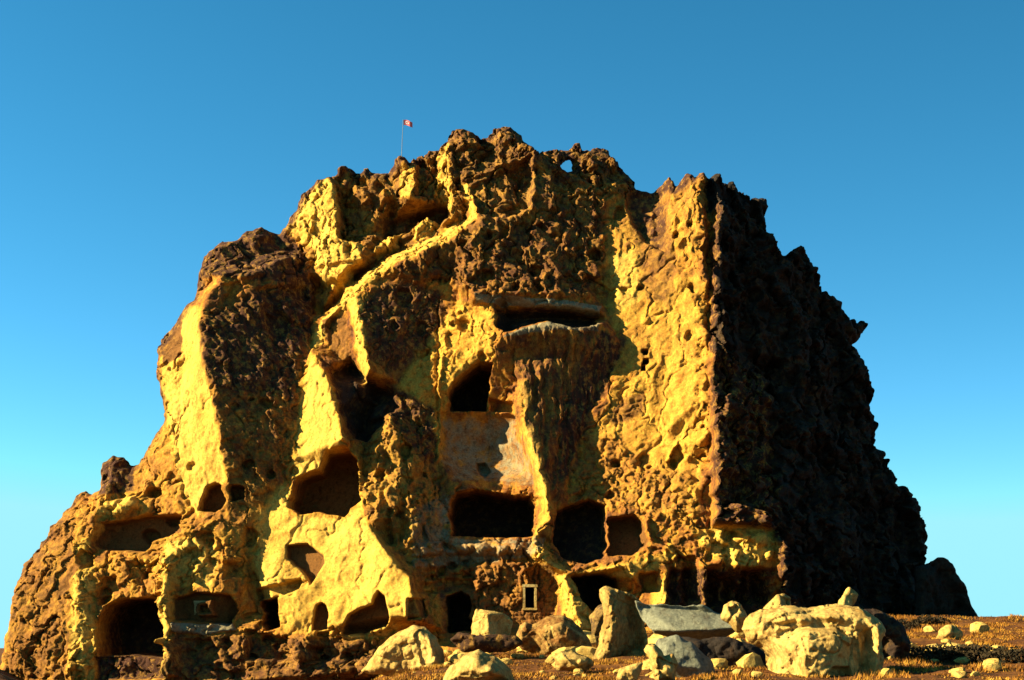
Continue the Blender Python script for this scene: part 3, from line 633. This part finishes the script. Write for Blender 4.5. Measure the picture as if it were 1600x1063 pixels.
# ---- rock colour and painted light (R crust/shade, G pale, B rust/shade, A sunlit)
def put(mask, ch, v): rk.C[..., ch] = np.maximum(rk.C[..., ch], mask*v)
litz = np.maximum.reduce([A(p_, .4) for p_ in ([(437, 357), (462, 322), (515, 274), (526, 300), (530, 375), (565, 379), (566, 412), (548, 418), (553, 470), (535, 460), (500, 440), (488, 390)],
   [(626, 262), (650, 256), (645, 312), (626, 312)], [(682, 240), (702, 218), (707, 330), (682, 312)], [(582, 400), (604, 370), (628, 370), (618, 390), (592, 406)], [(642, 364), (668, 342), (692, 344), (680, 364), (650, 376)],
   [(728, 285), (748, 338), (700, 382), (612, 418), (578, 446), (530, 495), (490, 550), (482, 540), (520, 470), (565, 428), (646, 382), (716, 348), (734, 335), (720, 290)],
   [(545, 465), (562, 462), (578, 576), (562, 600), (560, 560)])])  # sunlit strips, painted brighter and freed of dark colour
def soft(m, n): return blur(m, np.ones_like(m), n)
put(soft(topdark, 30), 0, .40); put(soft(dark_face*(Z > 26), 30), 0, .55); put(soft(dark_face, 20), 0, .36); put(soft(facet, 20), 0, .5); put(soft(tooth, 12), 0, .38); put(soft(tooth, 12), 2, .2); put(flank, 0, .92)  # crust plus painted shade: faces away from the sun dark, flank near-black
rk.C[..., 0] -= .35*soft(A([(1108, 560), (1180, 600), (1205, 810), (1115, 815)], 2.), 40)
sunlit_paint = np.maximum.reduce([A(p_, .8) for p_ in ([(250, 565), (285, 480), (312, 478), (318, 560), (332, 620), (357, 750), (310, 812), (280, 770), (270, 700), (256, 640)],  # sunlight put into the colour: brighter tuff over lit faces and rims
   [(462, 660), (486, 548), (515, 590), (540, 690), (500, 735), (460, 750), (440, 760), (405, 800), (392, 900), (440, 990), (655, 965), (640, 905), (566, 800), (560, 710), (548, 700), (556, 790), (536, 808), (455, 802)],
   [(140, 838), (160, 785), (215, 770), (225, 792), (165, 815), (122, 880), (118, 850)], [(252, 866), (272, 866), (272, 1064), (250, 1064)], [(808, 596), (822, 594), (845, 700), (862, 790), (840, 850), (890, 896), (1030, 868), (1046, 845), (1056, 870), (990, 905), (915, 905), (920, 1000), (888, 1000), (868, 905), (830, 870), (836, 830), (852, 800), (825, 710)],
   [(1018, 920), (1038, 900), (1056, 945), (1014, 955)], [(258, 850), (300, 838), (345, 852), (335, 922), (268, 915)], [(110, 905), (150, 860), (150, 1064), (112, 1064)], [(1080, 830), (1212, 812), (1215, 884), (1160, 890), (1100, 870)], [(880, 900), (915, 905), (925, 1000), (888, 1000)], [(560, 960), (640, 975), (600, 1000), (540, 1000)], [(470, 900), (520, 930), (520, 990), (440, 990)], [(1150, 826), (1190, 822), (1210, 870), (1160, 860)])])
rk.C[..., 3] = np.maximum.reduce([sunlit_paint, litz, .75*C_zone, .58*wall*(1-.35*(Z > 38))*(1-wall_low*.35), .28*lower*(X < -8), .35*A([(250, 640), (400, 640), (420, 860), (140, 860), (150, 770)], 2.), .35*top_zone, .3*dark_face*(Z < 26), .5*K_zone, A([(948, 400), (1000, 380), (1010, 470), (960, 500)], 1.5), .45*A([(1080, 690), (1105, 700), (1090, 820), (1040, 740)], 1.)])  # alpha: how much of the painted sunlit colour each zone gets
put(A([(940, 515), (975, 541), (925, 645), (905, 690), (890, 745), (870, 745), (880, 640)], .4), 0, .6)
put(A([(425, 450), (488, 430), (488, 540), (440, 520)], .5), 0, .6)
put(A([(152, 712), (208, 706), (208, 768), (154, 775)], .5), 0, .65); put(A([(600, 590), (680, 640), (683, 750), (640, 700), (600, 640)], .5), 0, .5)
put(A([(1104, 262), (1160, 270), (1200, 320), (1200, 345), (1106, 330)], .5), 0, 1.)  # upper edge of the flank painted near-black to match its shade
put(A([(1108, 560), (1180, 600), (1205, 810), (1115, 815)], 2.), 2, .3)
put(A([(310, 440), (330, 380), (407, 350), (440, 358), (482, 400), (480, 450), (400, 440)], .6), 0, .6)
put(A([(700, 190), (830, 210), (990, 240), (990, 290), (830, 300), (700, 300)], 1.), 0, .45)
put(A([(525, 255), (720, 190), (720, 330), (600, 370), (540, 372)], 1.), 2, .30)
put(top_zone, 0, .30); put(lower*(1-sunlit_paint), 0, .04); put(wall*(Z > 30), 0, .15); put(A([(980, 288), (1040, 300), (1060, 420), (1050, 480), (1010, 470), (985, 380)], 1.), 0, .34); put(lower*(1-smooth_zone)*(X < -22), 0, .1); put(K_zone, 0, .25)
put(A([(270, 990), (600, 1000), (600, 1090), (270, 1090)], 1.), 0, .42); put(leftface, 2, .42)
put(A([(700, 866), (868, 880), (868, 990), (740, 990), (700, 900)], .5), 2, .45)
put(A([(243, 500), (285, 490), (284, 560), (255, 570)], .4), 2, .6)
put(K_zone, 2, .25); put(wall_low, 2, .35); put(wall_oval, 2, .5); put(A([(500, 500), (540, 490), (556, 560), (520, 570)], .5), 2, .5)
put(A([(640, 800), (700, 760), (705, 840), (860, 840), (840, 870), (640, 890)], .8), 1, .4)
put(A([(985, 296), (1035, 300), (1044, 340), (1040, 392), (990, 350)], .6), 0, .5)
put(A([(742, 462), (940, 480), (940, 492), (742, 478)], .2), 1, .6); put(A([(780, 530), (855, 502), (938, 505), (938, 520), (855, 518)], .2), 1, .6)  # pale tint on the ledge tops paints their skylight
put(A([(1040, 890), (1200, 890), (1215, 1000), (1040, 1000)], .8), 0, .6)  # recess under the crumbly ledge painted dark as its shade
upper_sil = np.clip(1.35-rk.D/1.2, 0, 1)*(Z > 31); put(upper_sil, 0, .75); put(np.clip(1.2-rk.D/.8, 0, 1)*(Z > 8), 0, .45)

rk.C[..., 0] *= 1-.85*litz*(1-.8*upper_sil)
dispx = (fbm(X*.8, Yn*.8+4, Z*.8, 3)*.28*k+flank*r2*.3)*sstep(.3, 1.5, rk.D)
castle = empty('rock_castle', (0, 143, 0)); tag(castle, 'huge yellow rock castle riddled with cave openings, its right flank painted black as shade', 'rock castle')
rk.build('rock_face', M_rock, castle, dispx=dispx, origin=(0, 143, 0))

def to_castle(o):
    o.parent = castle; return o

# ---- masonry frame round the narrow window, parts of stone
def box_mesh(name, x0, x1, y0, y1, z0, z1, mat, parent, bev=.03, jitter=.02):
    import bmesh
    bm = bmesh.new(); bmesh.ops.create_cube(bm, size=1)
    for v in bm.verts:
        v.co = Vector(((x0+x1)/2+v.co.x*(x1-x0), (y0+y1)/2+v.co.y*(y1-y0), (z0+z1)/2+v.co.z*(z1-z0)))
        v.co += Vector([random.uniform(-jitter, jitter) for _ in range(3)])
    bmesh.ops.bevel(bm, geom=bm.edges[:], offset=bev, segments=2, affect='EDGES')
    me = bpy.data.meshes.new(name); bm.to_mesh(me); bm.free(); me.materials.append(mat)
    o = bpy.data.objects.new(name, me); scene.collection.objects.link(o); o.parent = parent
    return o
def surf(px, py):
    """world point on the rock front under a photograph pixel"""
    X_, Z_ = rk.poly([(px, py)])[0]
    j = int((X_-rk.xs[0])/rk.res); i = int((Z_-rk.zs[0])/rk.res); return X_, rk.Y0-rk.H[i, j], Z_

M_frame = rock_material('pale_masonry', light=(.33, .27, .14), tan=(.28, .2, .09), ochre=(.22, .14, .05), brown=(.14, .08, .03))
def frame(x0, y0, x1, y1, t, name='window_frame'):
    """pale dressed stones round an opening: two jambs, lintel and sill"""
    cx, cy, cz = surf((x0+x1)/2, y0-5); cx2, cy2, cz2 = surf(x0-5, (y0+y1)/2); Yf = min(cy, cy2)-.06
    (X0, Z1), (X1, Z0) = at(x0, y0, Yf), at(x1, y1, Yf); o_ = Vector(castle.location)
    f = empty(name, (0, 0, 0)); f.parent = castle
    for nm, a in (('jamb', (X0-t, X0, Z0, Z1)), ('jamb', (X1, X1+t, Z0, Z1)), ('lintel', (X0-t*1.3, X1+t*1.3, Z1+.005, Z1+t*1.3)), ('sill', (X0-t*1.2, X1+t*1.2, Z0-t, Z0-.005))):
        box_mesh(nm, a[0], a[1], Yf-143, Yf+.5-143, a[2], a[3], M_frame, f, .025, .02)
frame(821, 918, 835, 950, .22); frame(307, 943, 325, 959, .2)
# ================================================================== BOULDERS
def boulder(outline, Y, label, ridge=(), h=1.5, col=None, name='boulder', group=None, res=.09, rough=.10, mat=None, cuts=(), seed=1., cat='boulder', rim=(1.6, 1.3), thick=(1.2, 3.), cr=.35):
    r = Relief([(x, y, 0) for x, y in outline], [[(x, y, z) for x, y, z in L] for L in ridge], Y, res, None, rim=rim, thick=thick, smooth=3, warp=.07, seed=seed)
    for c in cuts: r.op(*c)
    X, Z = r.X, r.Z; Yn = r.Y0-r.T
    d1, d2 = worley(X*.55+seed, Yn*.4, Z*.55)
    w3 = facets(X*.5+seed, Yn, Z*.5, 5)*.30+facets(X*1.6+seed, Yn, Z*1.6, 6)*.10-(1-sstep(0, .06, np.abs(gnoise(X*.7+seed, Yn*.2, Z*.7))))*.14
    r.H = r.H+w3*min(1.2, rough/.1)**2*.8+fbm(X*.5+seed, Yn, Z*.5, 4)*rough*2.5+fbm(X*2+seed, Yn, Z*2, 3)*rough*.6+(np.clip((d2-d1)*2, 0, 1)-.7)*rough*2
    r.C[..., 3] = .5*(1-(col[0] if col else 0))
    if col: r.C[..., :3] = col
    zb = float(min(r.out[:, 1])); xc = float(r.out[:, 0].mean())
    root = empty(name, (xc, Y, zb)); tag(root, label, cat, group)
    r.build('stone', mat or M_boulder, root, origin=(xc, Y, zb))
    return root
boulder([(1160, 985), (1172, 962), (1190, 950), (1230, 944), (1270, 950), (1310, 944), (1345, 948), (1362, 952), (1380, 965), (1394, 985), (1386, 1005), (1390, 1030), (1378, 1064), (1372, 1100), (1180, 1110), (1188, 1075), (1205, 1050), (1206, 1030), (1190, 1012), (1172, 1002)], 78,
        'largest pale yellow boulder at the bottom right with a rounded belly and a flat top', res=.06, rough=.13, seed=2., rim=(1.0, .8),
        ridge=[[(1175, 978, .3), (1215, 972, 1.0), (1270, 968, 1.2), (1330, 960, 1.2), (1350, 962, 1)], [(1195, 998, .6), (1225, 990, .7), (1262, 980, .9), (1310, 978, .9), (1342, 984, .6), (1350, 1010, .3), (1352, 1060, .3)],
               [(1222, 1005, 1.5), (1260, 992, 2.2), (1300, 994, 2.4), (1325, 1008, 2.0)], [(1215, 1060, 1.4), (1260, 1060, 2.6), (1310, 1062, 2.6), (1335, 1060, 1.8)], [(1262, 1030, 2.9), (1300, 1030, 2.8)], [(1372, 985, 1.5), (1374, 1020, 1.6), (1364, 1060, 1.6)]],
        cuts=[([(1290, 1058), (1306, 1044), (1330, 1044), (1334, 1080), (1290, 1080)], -.9, .15), ([(1355, 985), (1366, 980), (1372, 1000), (1362, 1020), (1352, 1010)], -.5, .2), ([(1205, 975), (1245, 968), (1250, 974), (1210, 983)], -.25, .2), ([(1275, 965), (1310, 970), (1308, 976), (1272, 972)], -.25, .15)], col=(0, .0, 0))
boulder([(1183, 972), (1195, 947), (1210, 930), (1228, 927), (1240, 934), (1238, 952), (1250, 966), (1240, 975)], 84, 'small pale peaked boulder just behind the left end of the largest boulder', ridge=[[(1198, 955, .6), (1218, 940, 1.1), (1226, 965, 1.2)]], seed=3., rim=(.7, .5), res=.06, cuts=[([(1222, 932), (1236, 936), (1234, 950), (1222, 946)], -.5, .2)])
boulder([(1302, 962), (1310, 938), (1326, 915), (1347, 928), (1338, 944), (1322, 962)], 84, 'small upright wedge of pale stone rising behind the top of the largest boulder', ridge=[[(1322, 924, .4), (1316, 945, .9)], [(1336, 928, .3), (1326, 948, .5)]], seed=4., rim=(.3, .25), res=.06)
boulder([(935, 920), (946, 915), (965, 920), (990, 928), (1006, 945), (1014, 1000), (1008, 1040), (950, 1045), (922, 1036), (934, 1005), (942, 960)], 98, 'tall upright slab with bright left edge and dark face below the paired caves',
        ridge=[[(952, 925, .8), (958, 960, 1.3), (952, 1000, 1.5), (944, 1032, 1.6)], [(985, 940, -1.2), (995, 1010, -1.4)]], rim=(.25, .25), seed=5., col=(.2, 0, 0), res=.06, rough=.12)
boulder([(988, 936), (1005, 942), (1040, 944), (1075, 946), (1100, 944), (1122, 955), (1150, 962), (1162, 975), (1150, 990), (1136, 996), (1100, 1002), (1060, 1000), (1020, 992), (1004, 972)], 90, 'long flat grey slab lying between the upright slab and the largest boulder',
        ridge=[[(1000, 947, -.6), (1075, 951, -.5), (1120, 962, -.4)], [(1012, 984, 1.6), (1060, 986, 1.9), (1110, 984, 1.9), (1150, 980, 1.7)]], rim=(.25, .2), seed=6., col=(0, .8, 0), rough=.04, res=.06)
boulder([(1060, 995), (1100, 998), (1150, 992), (1170, 1000), (1206, 1020), (1212, 1060), (1196, 1100), (1090, 1100), (1070, 1040)], 83, 'low black rock added as the shadow gap left of the largest boulder', ridge=[[(1110, 1020, -.6), (1170, 1040, -.9)]], seed=7., col=(1., 0, 0))  # shadow beneath the boulder built as an added rock, painted near-black
boulder([(1020, 1015), (1030, 998), (1055, 991), (1085, 1003), (1112, 1030), (1122, 1052), (1110, 1070), (1070, 1066), (1035, 1050)], 79, 'grey rounded slab in front of the long flat slab', ridge=[[(1040, 1008, .4), (1085, 1015, .3)], [(1050, 1040, 1.2), (1095, 1045, 1.0)]], seed=8., col=(0, .75, 0), rim=(.5, .4), res=.06, rough=.06)
boulder([(1008, 1012), (1014, 1002), (1026, 1002), (1036, 1014), (1040, 1024), (1054, 1022), (1062, 1040), (1058, 1068), (1025, 1070), (1016, 1040)], 72, 'knobbly yellow stone leaning against the grey rounded slab', ridge=[[(1022, 1015, .5), (1040, 1045, .8)]], seed=9., rim=(.5, .35), res=.05, rough=.14)
boulder([(866, 1028), (876, 1016), (900, 1018), (925, 1030), (930, 1040), (915, 1052), (870, 1050)], 86, 'low pale yellow stone left of the upright slab', ridge=[[(880, 1030, .6), (905, 1034, .8)]], seed=10., rim=(.5, .5), res=.06)
boulder([(963, 1060), (968, 1044), (985, 1040), (1006, 1034), (1002, 1050), (992, 1072), (965, 1072)], 71, 'small bright white stone at the bottom edge in the centre', ridge=[[(982, 1050, .4)]], seed=11., rim=(.3, .3), col=(0, 0, 0), res=.05)
boulder([(560, 1050), (575, 1030), (590, 1012), (606, 998), (622, 985), (645, 975), (664, 980), (684, 995), (693, 1015), (697, 1048), (640, 1058), (600, 1058)], 112, 'smooth bright yellow boulder at the foot of the bright cone', ridge=[[(600, 1020, .4), (632, 995, .7), (655, 988, 1.4)], [(652, 1015, .8), (655, 1045, .9)], [(672, 1000, 1.8), (680, 1035, 2)]], seed=12., res=.07, rim=(.8, .7))
boulder([(735, 1002), (738, 965), (742, 948), (756, 952), (790, 956), (802, 972), (798, 998), (770, 1006)], 120, 'square pale block in front of the tall dark doorway', ridge=[[(744, 958, .4), (762, 962, 1.2), (762, 994, 1.3)], [(785, 975, -.3), (790, 995, -.3)]], seed=13., rim=(.2, .2), res=.07)
boulder([(690, 1062), (700, 1040), (722, 1022), (745, 1015), (772, 1022), (800, 1045), (812, 1075), (690, 1078)], 75, 'rounded tan boulder at the bottom edge below the doorway', ridge=[[(735, 1028, .8), (770, 1045, .9)]], seed=14., col=(0, 0, .3), res=.06)
boulder([(806, 992), (812, 975), (822, 968), (832, 976), (855, 962), (880, 958), (892, 966), (908, 982), (925, 1000), (932, 1022), (900, 1034), (845, 1028), (810, 1012)], 112, 'orange brown boulder with a bright left end below the narrow window', ridge=[[(820, 985, .9), (836, 985, .8)], [(845, 985, 1.4), (880, 975, 1.8), (905, 995, 1.6)], [(860, 1015, 2), (905, 1018, 1.8)]], seed=15., col=(0, 0, .45), res=.07, rough=.16, rim=(.6, .5))
boulder([(1124, 968), (1132, 945), (1145, 936), (1162, 945), (1172, 962), (1176, 985), (1152, 992), (1140, 978)], 83, 'small pale stone wedged between the flat slab and the largest boulder', ridge=[[(1150, 962, .7)]], seed=16., rim=(.4, .35), res=.05, cuts=[([(1140, 948), (1152, 944), (1156, 956), (1144, 960)], -.5, .15)])
boulder([(1462, 1004), (1468, 984), (1480, 976), (1496, 974), (1508, 990), (1506, 1008)], 104, 'yellow stone sitting alone in the dry grass at the right', ridge=[[(1484, 988, .8)]], seed=17., rim=(.5, .4), col=(0, 0, .3), rough=.15)
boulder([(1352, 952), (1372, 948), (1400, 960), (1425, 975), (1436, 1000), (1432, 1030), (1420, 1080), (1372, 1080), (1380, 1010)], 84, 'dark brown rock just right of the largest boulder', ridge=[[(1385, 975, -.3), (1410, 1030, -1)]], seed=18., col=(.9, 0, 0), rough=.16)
boulder([(920, 962), (935, 945), (955, 940), (952, 1000), (925, 1010)], 118, 'grey brown stone tucked behind the upright slab at its left', ridge=[[(940, 965, .6)]], seed=20., col=(.4, .3, 0), rim=(.5, .5))
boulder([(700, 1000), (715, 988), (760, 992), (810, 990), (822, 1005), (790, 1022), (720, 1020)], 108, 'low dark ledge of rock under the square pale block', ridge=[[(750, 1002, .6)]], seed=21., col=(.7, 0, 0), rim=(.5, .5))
# small dark crag at the right end
boulder([(1428, 985), (1432, 890), (1436, 884), (1455, 880), (1468, 868), (1482, 869), (1494, 880), (1508, 903), (1518, 925), (1528, 946), (1540, 985)], 150, 'small dark crag standing at the right foot of the rock castle', name='dark_crag', cat='crag',
        ridge=[[(1440, 900, 1), (1445, 960, 1.4)], [(1470, 895, -1), (1500, 950, -2.5)]], res=.12, rough=.22, mat=M_dark, seed=19., rim=(1, 1), thick=(1.3, 6))

# loose stones scattered at the foot and in the grass
def stone_mesh(seed):
    import bmesh
    rnd = random.Random(seed); bm = bmesh.new(); bmesh.ops.create_icosphere(bm, subdivisions=2, radius=1)
    pl = [(Vector((rnd.gauss(0, 1), rnd.gauss(0, 1), rnd.gauss(0, 1))).normalized(), rnd.uniform(.5, .85)) for _ in range(9)]
    for v in bm.verts:
        for n_, d in pl:
            t = v.co.dot(n_)
            if t > d: v.co -= n_*(t-d)
        v.co *= 1+rnd.uniform(-.04, .04); v.co.z *= .75
    me = bpy.data.meshes.new('stone'); bm.to_mesh(me); bm.free(); me.materials.append(M_boulder); return me
def on_ground(px, py):
    """where the view ray of a photograph pixel meets the ground"""
    for Y_ in np.arange(66, 150, .25):
        X_, Z_ = at(px, py, Y_)
        if Z_ <= float(ground_z(X_, Y_)): return X_, Y_, float(ground_z(X_, Y_))
    return None
rnd = random.Random(4)
def scatter(mesh_fn, n, name, cat, label, group, region, smin, smax):
    ms = [mesh_fn(i) for i in range(4)]; made = []
    for i in range(n):
        p = None
        for _ in range(30):
            p = on_ground(rnd.uniform(region[0], region[2]), rnd.uniform(region[1], region[3]))
            if p: break
        if not p: continue
        o = bpy.data.objects.new(name, ms[i % 4]); scene.collection.objects.link(o)
        k_ = rnd.uniform(smin, smax); o.location = (p[0], p[1], p[2]+k_*.2); o.scale = (k_*rnd.uniform(.8, 1.4), k_, k_*rnd.uniform(.6, 1)); o.rotation_euler = (rnd.uniform(-.2, .2), rnd.uniform(-.2, .2), rnd.uniform(0, 6.28))
        tag(o, label, cat, group); made.append((o, k_))
    # every stone named by the nearest landmark, the side it lies on and its size rank there
    spots = {}
    for o, k_ in made:
        px = 800+o.location.x/o.location.y*FPX; py = HOR-(o.location.z-EYE)/o.location.y*FPX
        lx, ly, lm = min(LANDMARKS, key=lambda q: (q[0]-px)**2+4*(q[1]-py)**2)
        side = 'left of' if px < lx-18 else 'right of' if px > lx+18 else 'in front of' if py > ly else 'behind'
        spots.setdefault((side, lm), []).append((-k_, o))
    ORD = ['largest', 'second largest', 'third largest', 'fourth largest', 'fifth largest', 'sixth largest', 'seventh largest', 'eighth largest', 'ninth largest', 'tenth largest', 'eleventh largest', 'twelfth largest']
    for (side, lm), L in spots.items():
        for r_, (_, o) in enumerate(sorted(L, key=lambda q: q[0])):
            o['label'] = '%s %s lying %s the %s' % (ORD[min(r_, 11)], label, side, lm)
LANDMARKS = [(1270, 1010, 'largest pale boulder'), (970, 1000, 'tall upright slab'), (1080, 975, 'long flat grey slab'), (1035, 1040, 'knobbly yellow stone'), (1085, 1045, 'grey rounded slab'), (895, 1032, 'low pale yellow stone'),
  (985, 1052, 'small white stone'), (645, 1015, 'smooth boulder below the cone'), (768, 975, 'square pale block'), (750, 1045, 'rounded tan boulder'), (870, 995, 'orange brown boulder'),
  (1485, 992, 'lone yellow stone in the grass'), (1410, 1010, 'dark brown rock'), (1535, 1032, 'added shade-band bushes'), (828, 940, 'narrow framed window')]
scatter(stone_mesh, 60, 'stone', 'stone', 'loose small stone', 'small stones scattered on the ground', (620, 985, 1600, 1062), .14, .5)

scatter(stone_mesh, 34, 'stone', 'stone', 'rough rubble block', 'rubble blocks in the heap of boulders', (800, 992, 1240, 1048), .45, 1.1)
scatter(stone_mesh, 16, 'stone', 'stone', 'big rounded block', 'big rounded blocks in the heap of boulders', (1030, 985, 1250, 1030), .8, 1.5)
scatter(stone_mesh, 7, 'stone', 'stone', 'big rounded block', 'big rounded blocks in the heap of boulders', (815, 1000, 935, 1040), .7, 1.3)
scatter(stone_mesh, 8, 'stone', 'stone', 'weathered block', 'blocks right of the largest boulder', (1380, 985, 1600, 1060), .5, 1.0)
scatter(stone_mesh, 16, 'stone', 'stone', 'rubble block', 'rubble blocks below the doorways', (560, 1012, 830, 1050), .35, .9)
# ================================================================== DRY GRASS AND BUSHES
def grass():
    rg = np.random.RandomState(11)
    X = rg.uniform(-14, 50, 60000); Y = rg.uniform(68, 141, 60000)
    px = 800+X/Y*FPX; keep = (px > 560) & (px < 1640) & (fbm(X*.35, Y*.35, 0*X, 3) > -.12)
    X, Y = X[keep], Y[keep]; n = len(X); Z = ground_z(X, Y)-.03
    V = []; F = []; m = 4
    big = np.clip(fbm(X*.25+9, Y*.25, 0*X, 2)+.6, .3, 1.5)
    P = np.zeros((n, m, 3, 3))
    for k_ in range(m):
        a = rg.uniform(0, 6.28, n); h = rg.uniform(.12, .36, n)*big; ln = rg.uniform(.05, .25, n); w = rg.uniform(.02, .05, n)
        bx = X+rg.normal(0, .1, n); by = Y+rg.normal(0, .1, n)
        P[:, k_, 0] = np.stack([bx-np.sin(a)*w, by+np.cos(a)*w, Z], 1); P[:, k_, 1] = np.stack([bx+np.sin(a)*w, by-np.cos(a)*w, Z], 1)
        P[:, k_, 2] = np.stack([bx+np.cos(a)*ln, by+np.sin(a)*ln, Z+h], 1)
    mt, nn, l, b = nt('dry_grass')
    g = nn.new('ShaderNodeTexCoord').outputs['Object']
    l.new(ramp(nn, l, noise_node(nn, l, g, .6, 4), [(.35, (.05, .02, .007)), (.5, (.22, .085, .012)), (.66, (.40, .21, .03))]), b.inputs['Base Color'])
    o = mesh_obj('dry_grass', P.reshape(-1, 3), np.arange(n*m*3).reshape(-1, 3), mt, None, False); tag(o, 'dry orange grass covering the ground in front of the rock', 'grass', kind='stuff')
grass()
M_bush, _n, _l, _b = nt('dark_scrub'); _g = _n.new('ShaderNodeTexCoord').outputs['Object']
_l.new(ramp(_n, _l, noise_node(_n, _l, _g, 2., 3), [(.35, (.012, .010, .006)), (.6, (.035, .022, .010)), (.75, (.08, .035, .012))]), _b.inputs['Base Color'])
def bush_mesh(seed):
    rg = np.random.RandomState(seed+50); n = 900
    d = rg.normal(size=(n, 3)); d /= np.linalg.norm(d, axis=1)[:, None]; d[:, 2] = np.abs(d[:, 2])
    r_ = (.35+.65*rg.uniform(0, 1, n)**.4)*(1+.35*gnoise(d[:, 0]*2+seed, d[:, 1]*2, d[:, 2]*2))
    c = d*r_[:, None]*np.array([1.3, .8, .6]); u = rg.normal(size=(n, 3)); u /= np.linalg.norm(u, axis=1)[:, None]; v = np.cross(u, rg.normal(size=(n, 3))); v /= np.linalg.norm(v, axis=1)[:, None]
    P = np.stack([c-u*.09, c+v*.05, c+u*.09, c-v*.05], 1)
    me = mesh_obj('bush', P.reshape(-1, 3), np.arange(n*4).reshape(-1, 4), M_bush, None, False); return me
for i, (x, y, k_, lab) in enumerate(((1448, 1032, 1.4, 'dark bush added for the shade band, nearest the dark brown rock at the right'), (1490, 1030, 1.5, 'dark bush added for the shade band below the lone yellow stone'), (1535, 1032, 1.5, 'wide dark bush added for the shade band, second from the right edge of the grass'), (1582, 1034, 1.4, 'dark bush added for the shade band at the right edge of the photo'), (1412, 982, 1.2, 'small dark bush behind the dark brown rock at the right'), (1452, 975, 1.3, 'small bush on the skyline below the dark crag'))):  # the first four bushes are added to stand for a band of shade
    p = on_ground(x, y)
    if not p: continue
    o = bush_mesh(i); o.location = (p[0], p[1], p[2]-.1); o.scale = (k_,)*3; tag(o, lab, 'bush', 'low bushes in the dry grass at the right')

# ================================================================== FLAG
def make_flag():
    X_, Y_, Z_ = surf(628, 246)
    Yp = Y_+.6
    xb, zb = at(627, 244, Yp); xt, zt = at(630, 187, Yp)
    root = empty('flag', (xb, Yp, zb-.6)); tag(root, 'small red flag with white crescent and star flying from a thin pole on the summit', 'flag')
    mp, n, l, b = nt('pole_metal', .5, .4); b.inputs['Base Color'].default_value = (.06, .07, .08, 1)
    mr, n, l, b = nt('red_cloth'); b.inputs['Base Color'].default_value = (.42, .10, .10, 1)
    mw, n, l, b = nt('white_cloth'); b.inputs['Base Color'].default_value = (.75, .75, .75, 1)
    hgt = zt-zb+.6; N = 8; V = []; F = []
    for kk in range(2):
        for i in range(N):
            a = 2*math.pi*i/N; r_ = .035-.012*kk; V.append((r_*math.cos(a)+kk*(xt-xb), r_*math.sin(a), kk*hgt))
    F = [(i, (i+1) % N, N+(i+1) % N, N+i) for i in range(N)]
    mesh_obj('pole', V, F, mp, root)
    L, Wd = 1.0, .55
    def pt(u, v, off=0):      # cloth sagging and rippling towards the right
        x = (xt-xb)+.04+u*L*.93; y = math.sin(u*7)*.10*u+off; z = hgt-.05-v*Wd-.22*u*u+.05*math.sin(u*6); return (x, y, z)
    V = [pt(i/20, j/10) for j in range(11) for i in range(21)]
    F = [(j*21+i, j*21+i+1, j*21+i+22, j*21+i+21) for j in range(10) for i in range(20)]
    cloth = mesh_obj('cloth', V, F, mr, root)
    cr = []; 
    for i in range(25):
        a = math.pi*(.17+1.66*i/24); cr.append((.36+.16*1.55*math.cos(a)*.62, .5+.26*math.sin(a)))
    for i in range(25):
        a = math.pi*(1.79-1.58*i/24); cr.append((.395+.13*1.5*math.cos(a)*.62, .5+.205*math.sin(a)))
    for off in (-.012, .012):
        V = [pt(u, v, off) for u, v in cr]; F = [(i, i+1, 48-i, 49-i) for i in range(24)]
        mesh_obj('crescent', V, F, mw, cloth)
        st = [(.56+(.075 if i % 2 == 0 else .03)*math.cos(math.pi+i*math.pi/5), .5+(.12 if i % 2 == 0 else .048)*math.sin(math.pi+i*math.pi/5)) for i in range(10)]
        V = [pt(.56, .5, off)]+[pt(u, v, off) for u, v in st]; F = [(0, 1+i, 1+(i+1) % 10) for i in range(10)]
        mesh_obj('star', V, F, mw, cloth)
make_flag()
